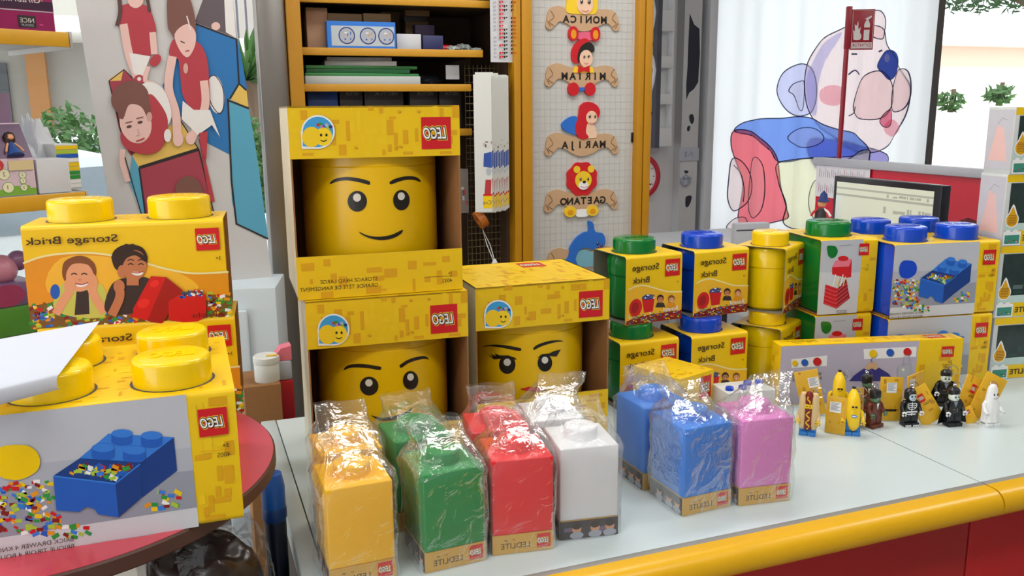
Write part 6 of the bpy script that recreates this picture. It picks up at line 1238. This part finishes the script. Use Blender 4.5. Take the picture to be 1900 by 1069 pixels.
for sx_ in (-1, 1): m = MB(); m.box((sx_ * .022, 0, .03), (.02, .008, .03), MGR, .003, 2, Matrix.Rotation(sx_ * .3, 3, 'Y')); m.build('wing', t)

# ================================================================ till desk, screen, red panel
DSK = M('desk_white', (210, 212, 214), .4)
MY = R_(-69.5); mx_, my_ = V3((math.cos(MY), math.sin(MY), 0)), V3((-math.sin(MY), math.cos(MY), 0))
MO = aty(1548, 326, 2.9)
t = thing('till_desk', 'white return desk behind the counter carrying the screen', 'desk', rm(1.6, 2.2, -ZC), RY); m = MB(); rbox(m, -.1, .82, -.2, 1.3, ZC + .06, ZC + .1, DSK, .003); m.build('desktop', t)
for a_, b_ in ((-.08, -.18), (.76, -.18), (-.08, 1.25), (.76, 1.25)): m = MB(); rbox(m, a_, a_ + .03, b_, b_ + .03, 0, ZC + .06, DGR); m.build('leg', t)
t = thing('monitor', 'black framed flat screen showing a pale form, facing the till', 'monitor', V3((MO.x, MO.y, .1)) + mx_ * .22, MY); w, h = .445, .27; z0 = MO.z - .1 - h; BZ = M('monitor_black', (24, 24, 32), .3)
m = MB(); m.box((0, .02, z0 + h / 2), (w, .035, h), BZ, .004); bz = m.build('casing', t)
SCR = M('screen_light', (186, 188, 170), .3, .01, 30, 0, 0, .55); q = front(t, w, None, .002, base=.0004); q.rect(-w / 2 + .016, z0 + .02, w / 2 - .026, z0 + h - .018, SCR); SC2 = M('screen_grey', (150, 152, 140), .3, .01, 30, 0, 0, .5); q.rect(-w / 2 + .016, z0 + h - .04, w / 2 - .026, z0 + h - .034, SC2); q.rect(-w / 2 + .016, z0 + h - .062, w / 2 - .026, z0 + h - .055, SC2); q.rects(-.0, z0 + h - .052, w / 2 - .03, z0 + h - .042, 16, [SC2], 2, (.006, .02)); q.rects(.0, z0 + h - .1, w / 2 - .03, z0 + h - .08, 14, [SC2], 3, (.006, .03)); q.rect(.14, z0 + h - .128, w / 2 - .028, z0 + h - .116, M('screen_teal', (60, 140, 150), .3, .01, 30, 0, 0, .5)); q.rect(-w / 2 + .016, z0 + .02, -w / 2 + .04, z0 + h - .062, M('screen_pale', (190, 196, 190), .3, .01, 30, 0, 0, .5)); q.build('screen', bz)
m = MB(); m.box((0, .05, .008), (.2, .16, .016), BZ, .004); m.box((0, .06, .05), (.05, .03, .1), BZ, .004); m.build('stand', t)
# red panel with grey rail
PAO = aty(1517, 300, 3.6); t = thing('red_divider', 'red divider panel with a grey top rail behind the screen', 'divider', V3((PAO.x, PAO.y, -ZC)) + mx_ * .46, MY); w = .93; zt_ = PAO.z + ZC
m = MB(); m.box((0, .015, zt_ / 2), (w, .02, zt_), M('panel_red', (204, 14, 44), .25, .02)); pb = m.build('panel', t); m = MB(); m.box((0.02, .01, zt_ + .002), (w + .06, .045, .03), M('rail_grey', (176, 176, 182), .35), .004); m.build('top_rail', t)
q = Deco(t, (0, .003, ZC), X3, Z3); RT_ = RT[t.name]; 
m = MB(); m.box((-.31, -.002, zt_ - .075), (.3, .002, .13), M('list_paper', (222, 216, 220), .6)); ls = m.build('price_sheet', t); q = Deco(t, (-.31, -.0035, zt_ - .14), X3, Z3)
for k in range(22):
    for j in range(2): q.rect(-.13 + k * .012, .02 + j * .06, -.128 + k * .012, .055 + j * .06 - (k % 3) * .006, MGR if k % 4 else RED)
q.build('list_lines', ls)
p = aty(1555, 298, 3.75); t = thing('extinguisher_sign', 'red fire extinguisher sign flag on a tall thin red pole', 'sign', (p.x, p.y, -ZC), R_(-4)); zt_ = aty(1576, 12, 3.75).z + ZC; px_ = aty(1576, 12, 3.75).x - p.x; SK = 1.136
m = MB(); SR = M('sign_red', (150, 16, 38), .35); m.tube([(px_ * .0, 0, 0), (px_, 0, zt_)], .010, SR, 14); m.build('pole', t)
m = MB(); m.box((px_, 0, zt_ - .085), (.022, .02, .17), SR, .003); m.build('pole_sleeve', t); sw, sh_ = .082 * SK, .142 * SK
m = MB(); m.box((px_ + .012 + sw / 2, 0, zt_ - .012 - sh_ / 2), (sw, .004, sh_), SR, .001); pl_ = m.build('sign_plate', t); q = Deco(t, (px_ + .012, -.0022, zt_ - .012 - sh_), V3(X3) * SK, V3(Z3) * SK); SWH = M('sign_white', (214, 206, 206), .5)
q.outline([(.004, .004), (.078, .004), (.078, .138), (.004, .138)], .0012, SWH, 1); q.rect(.005, .006, .077, .026, SWH); q.text('EXTINTOR', .074, .0105, .0115, SR, loc=True, off=.02, width=.067)
q.poly([(.046, .034), (.066, .034), (.066, .09), (.062, .1), (.056, .104), (.05, .1), (.046, .09)], SWH); q.rect(.052, .102, .06, .112, SWH); q.poly([(.046, .108), (.07, .12), (.071, .114), (.062, .107)], SWH); q.rect(.046, .07, .066, .078, SR)
q.poly([(.012, .036), (.034, .036), (.038, .05), (.032, .062), (.034, .08), (.026, .072), (.024, .1), (.018, .084), (.012, .09), (.014, .066), (.008, .07), (.01, .048)], SWH, 3); q.build('sign_print', pl_)
p = aty(1398, 426, 2.75); t = thing('card_terminal', 'grey card terminal leaning behind the round brick boxes', 'terminal', (p.x, p.y, .1), R_(10)); m = MB(); m.box((0, .02, (p.z + .02 - .1) / 2), (.12, .03, p.z + .02 - .1), M('terminal_grey', (172, 174, 182), .35), .006); tb = m.build('terminal_body', t); q = front(t, .12, None, .005); q.rect(-.055, p.z - .105, .03, p.z - .1, DGR); q.build('slot', tb)
p = aty(1522, 412, 2.85); t = thing('figurine', 'little toy figure with a blue hat and red clothes beside the screen', 'figurine', (p.x, p.y, .1005), R_(-20)); FZ = p.z - .1005
m = MB(); m.lathe([(0, 0), (.02, 0), (.022, FZ), (0, FZ)], M('figurine_base', (60, 50, 50), .5), n=18); m.build('base', t); 
m = MB(); m.lathe([(0, 0), (.022, 0), (.016, .03), (.01, .045), (0, .046)], M('figurine_dark', (44, 34, 36), .5), (0, 0, FZ), n=18); m.build('skirt', t); m = MB(); m.lathe([(0, -.014), (.011, -.01), (.014, 0), (.01, .011), (0, .014)], SKIN, (.002, 0, .062 + FZ), 18); m.build('head', t); m = MB(); m.lathe([(.02, -.002), (.021, 0), (.013, .006), (.011, .022), (0, .034)], M('hat_blue', (36, 56, 120), .5), (.006, 0, .07 + FZ), 18); m.build('hat', t)
for sx_ in (-1, 1): m = MB(); m.tube([(sx_ * .008, 0, .044 + FZ), (sx_ * .022, -.006, .034 + FZ), (sx_ * .03, -.006, .02 + FZ)], .004, PRD if sx_ < 0 else WHT); m.build('arm', t)
p = rm(1.9, 2.9, -.12); p = aty(1797, 404, 2.72); t = thing('desk_caddy', 'dark', 'caddy', (p.x, p.y, .1), 0); m = MB(); m.lathe([(0, 0), (.035, 0), (.035, p.z - .13), (.025, p.z - .11), (0, p.z - .1)], M('dark_red_object', (70, 10, 24), .4), n=24); m.build('object_body', t); t['label'] = 'dark red rounded caddy on the desk before the red panel'; t['category'] = 'caddy'
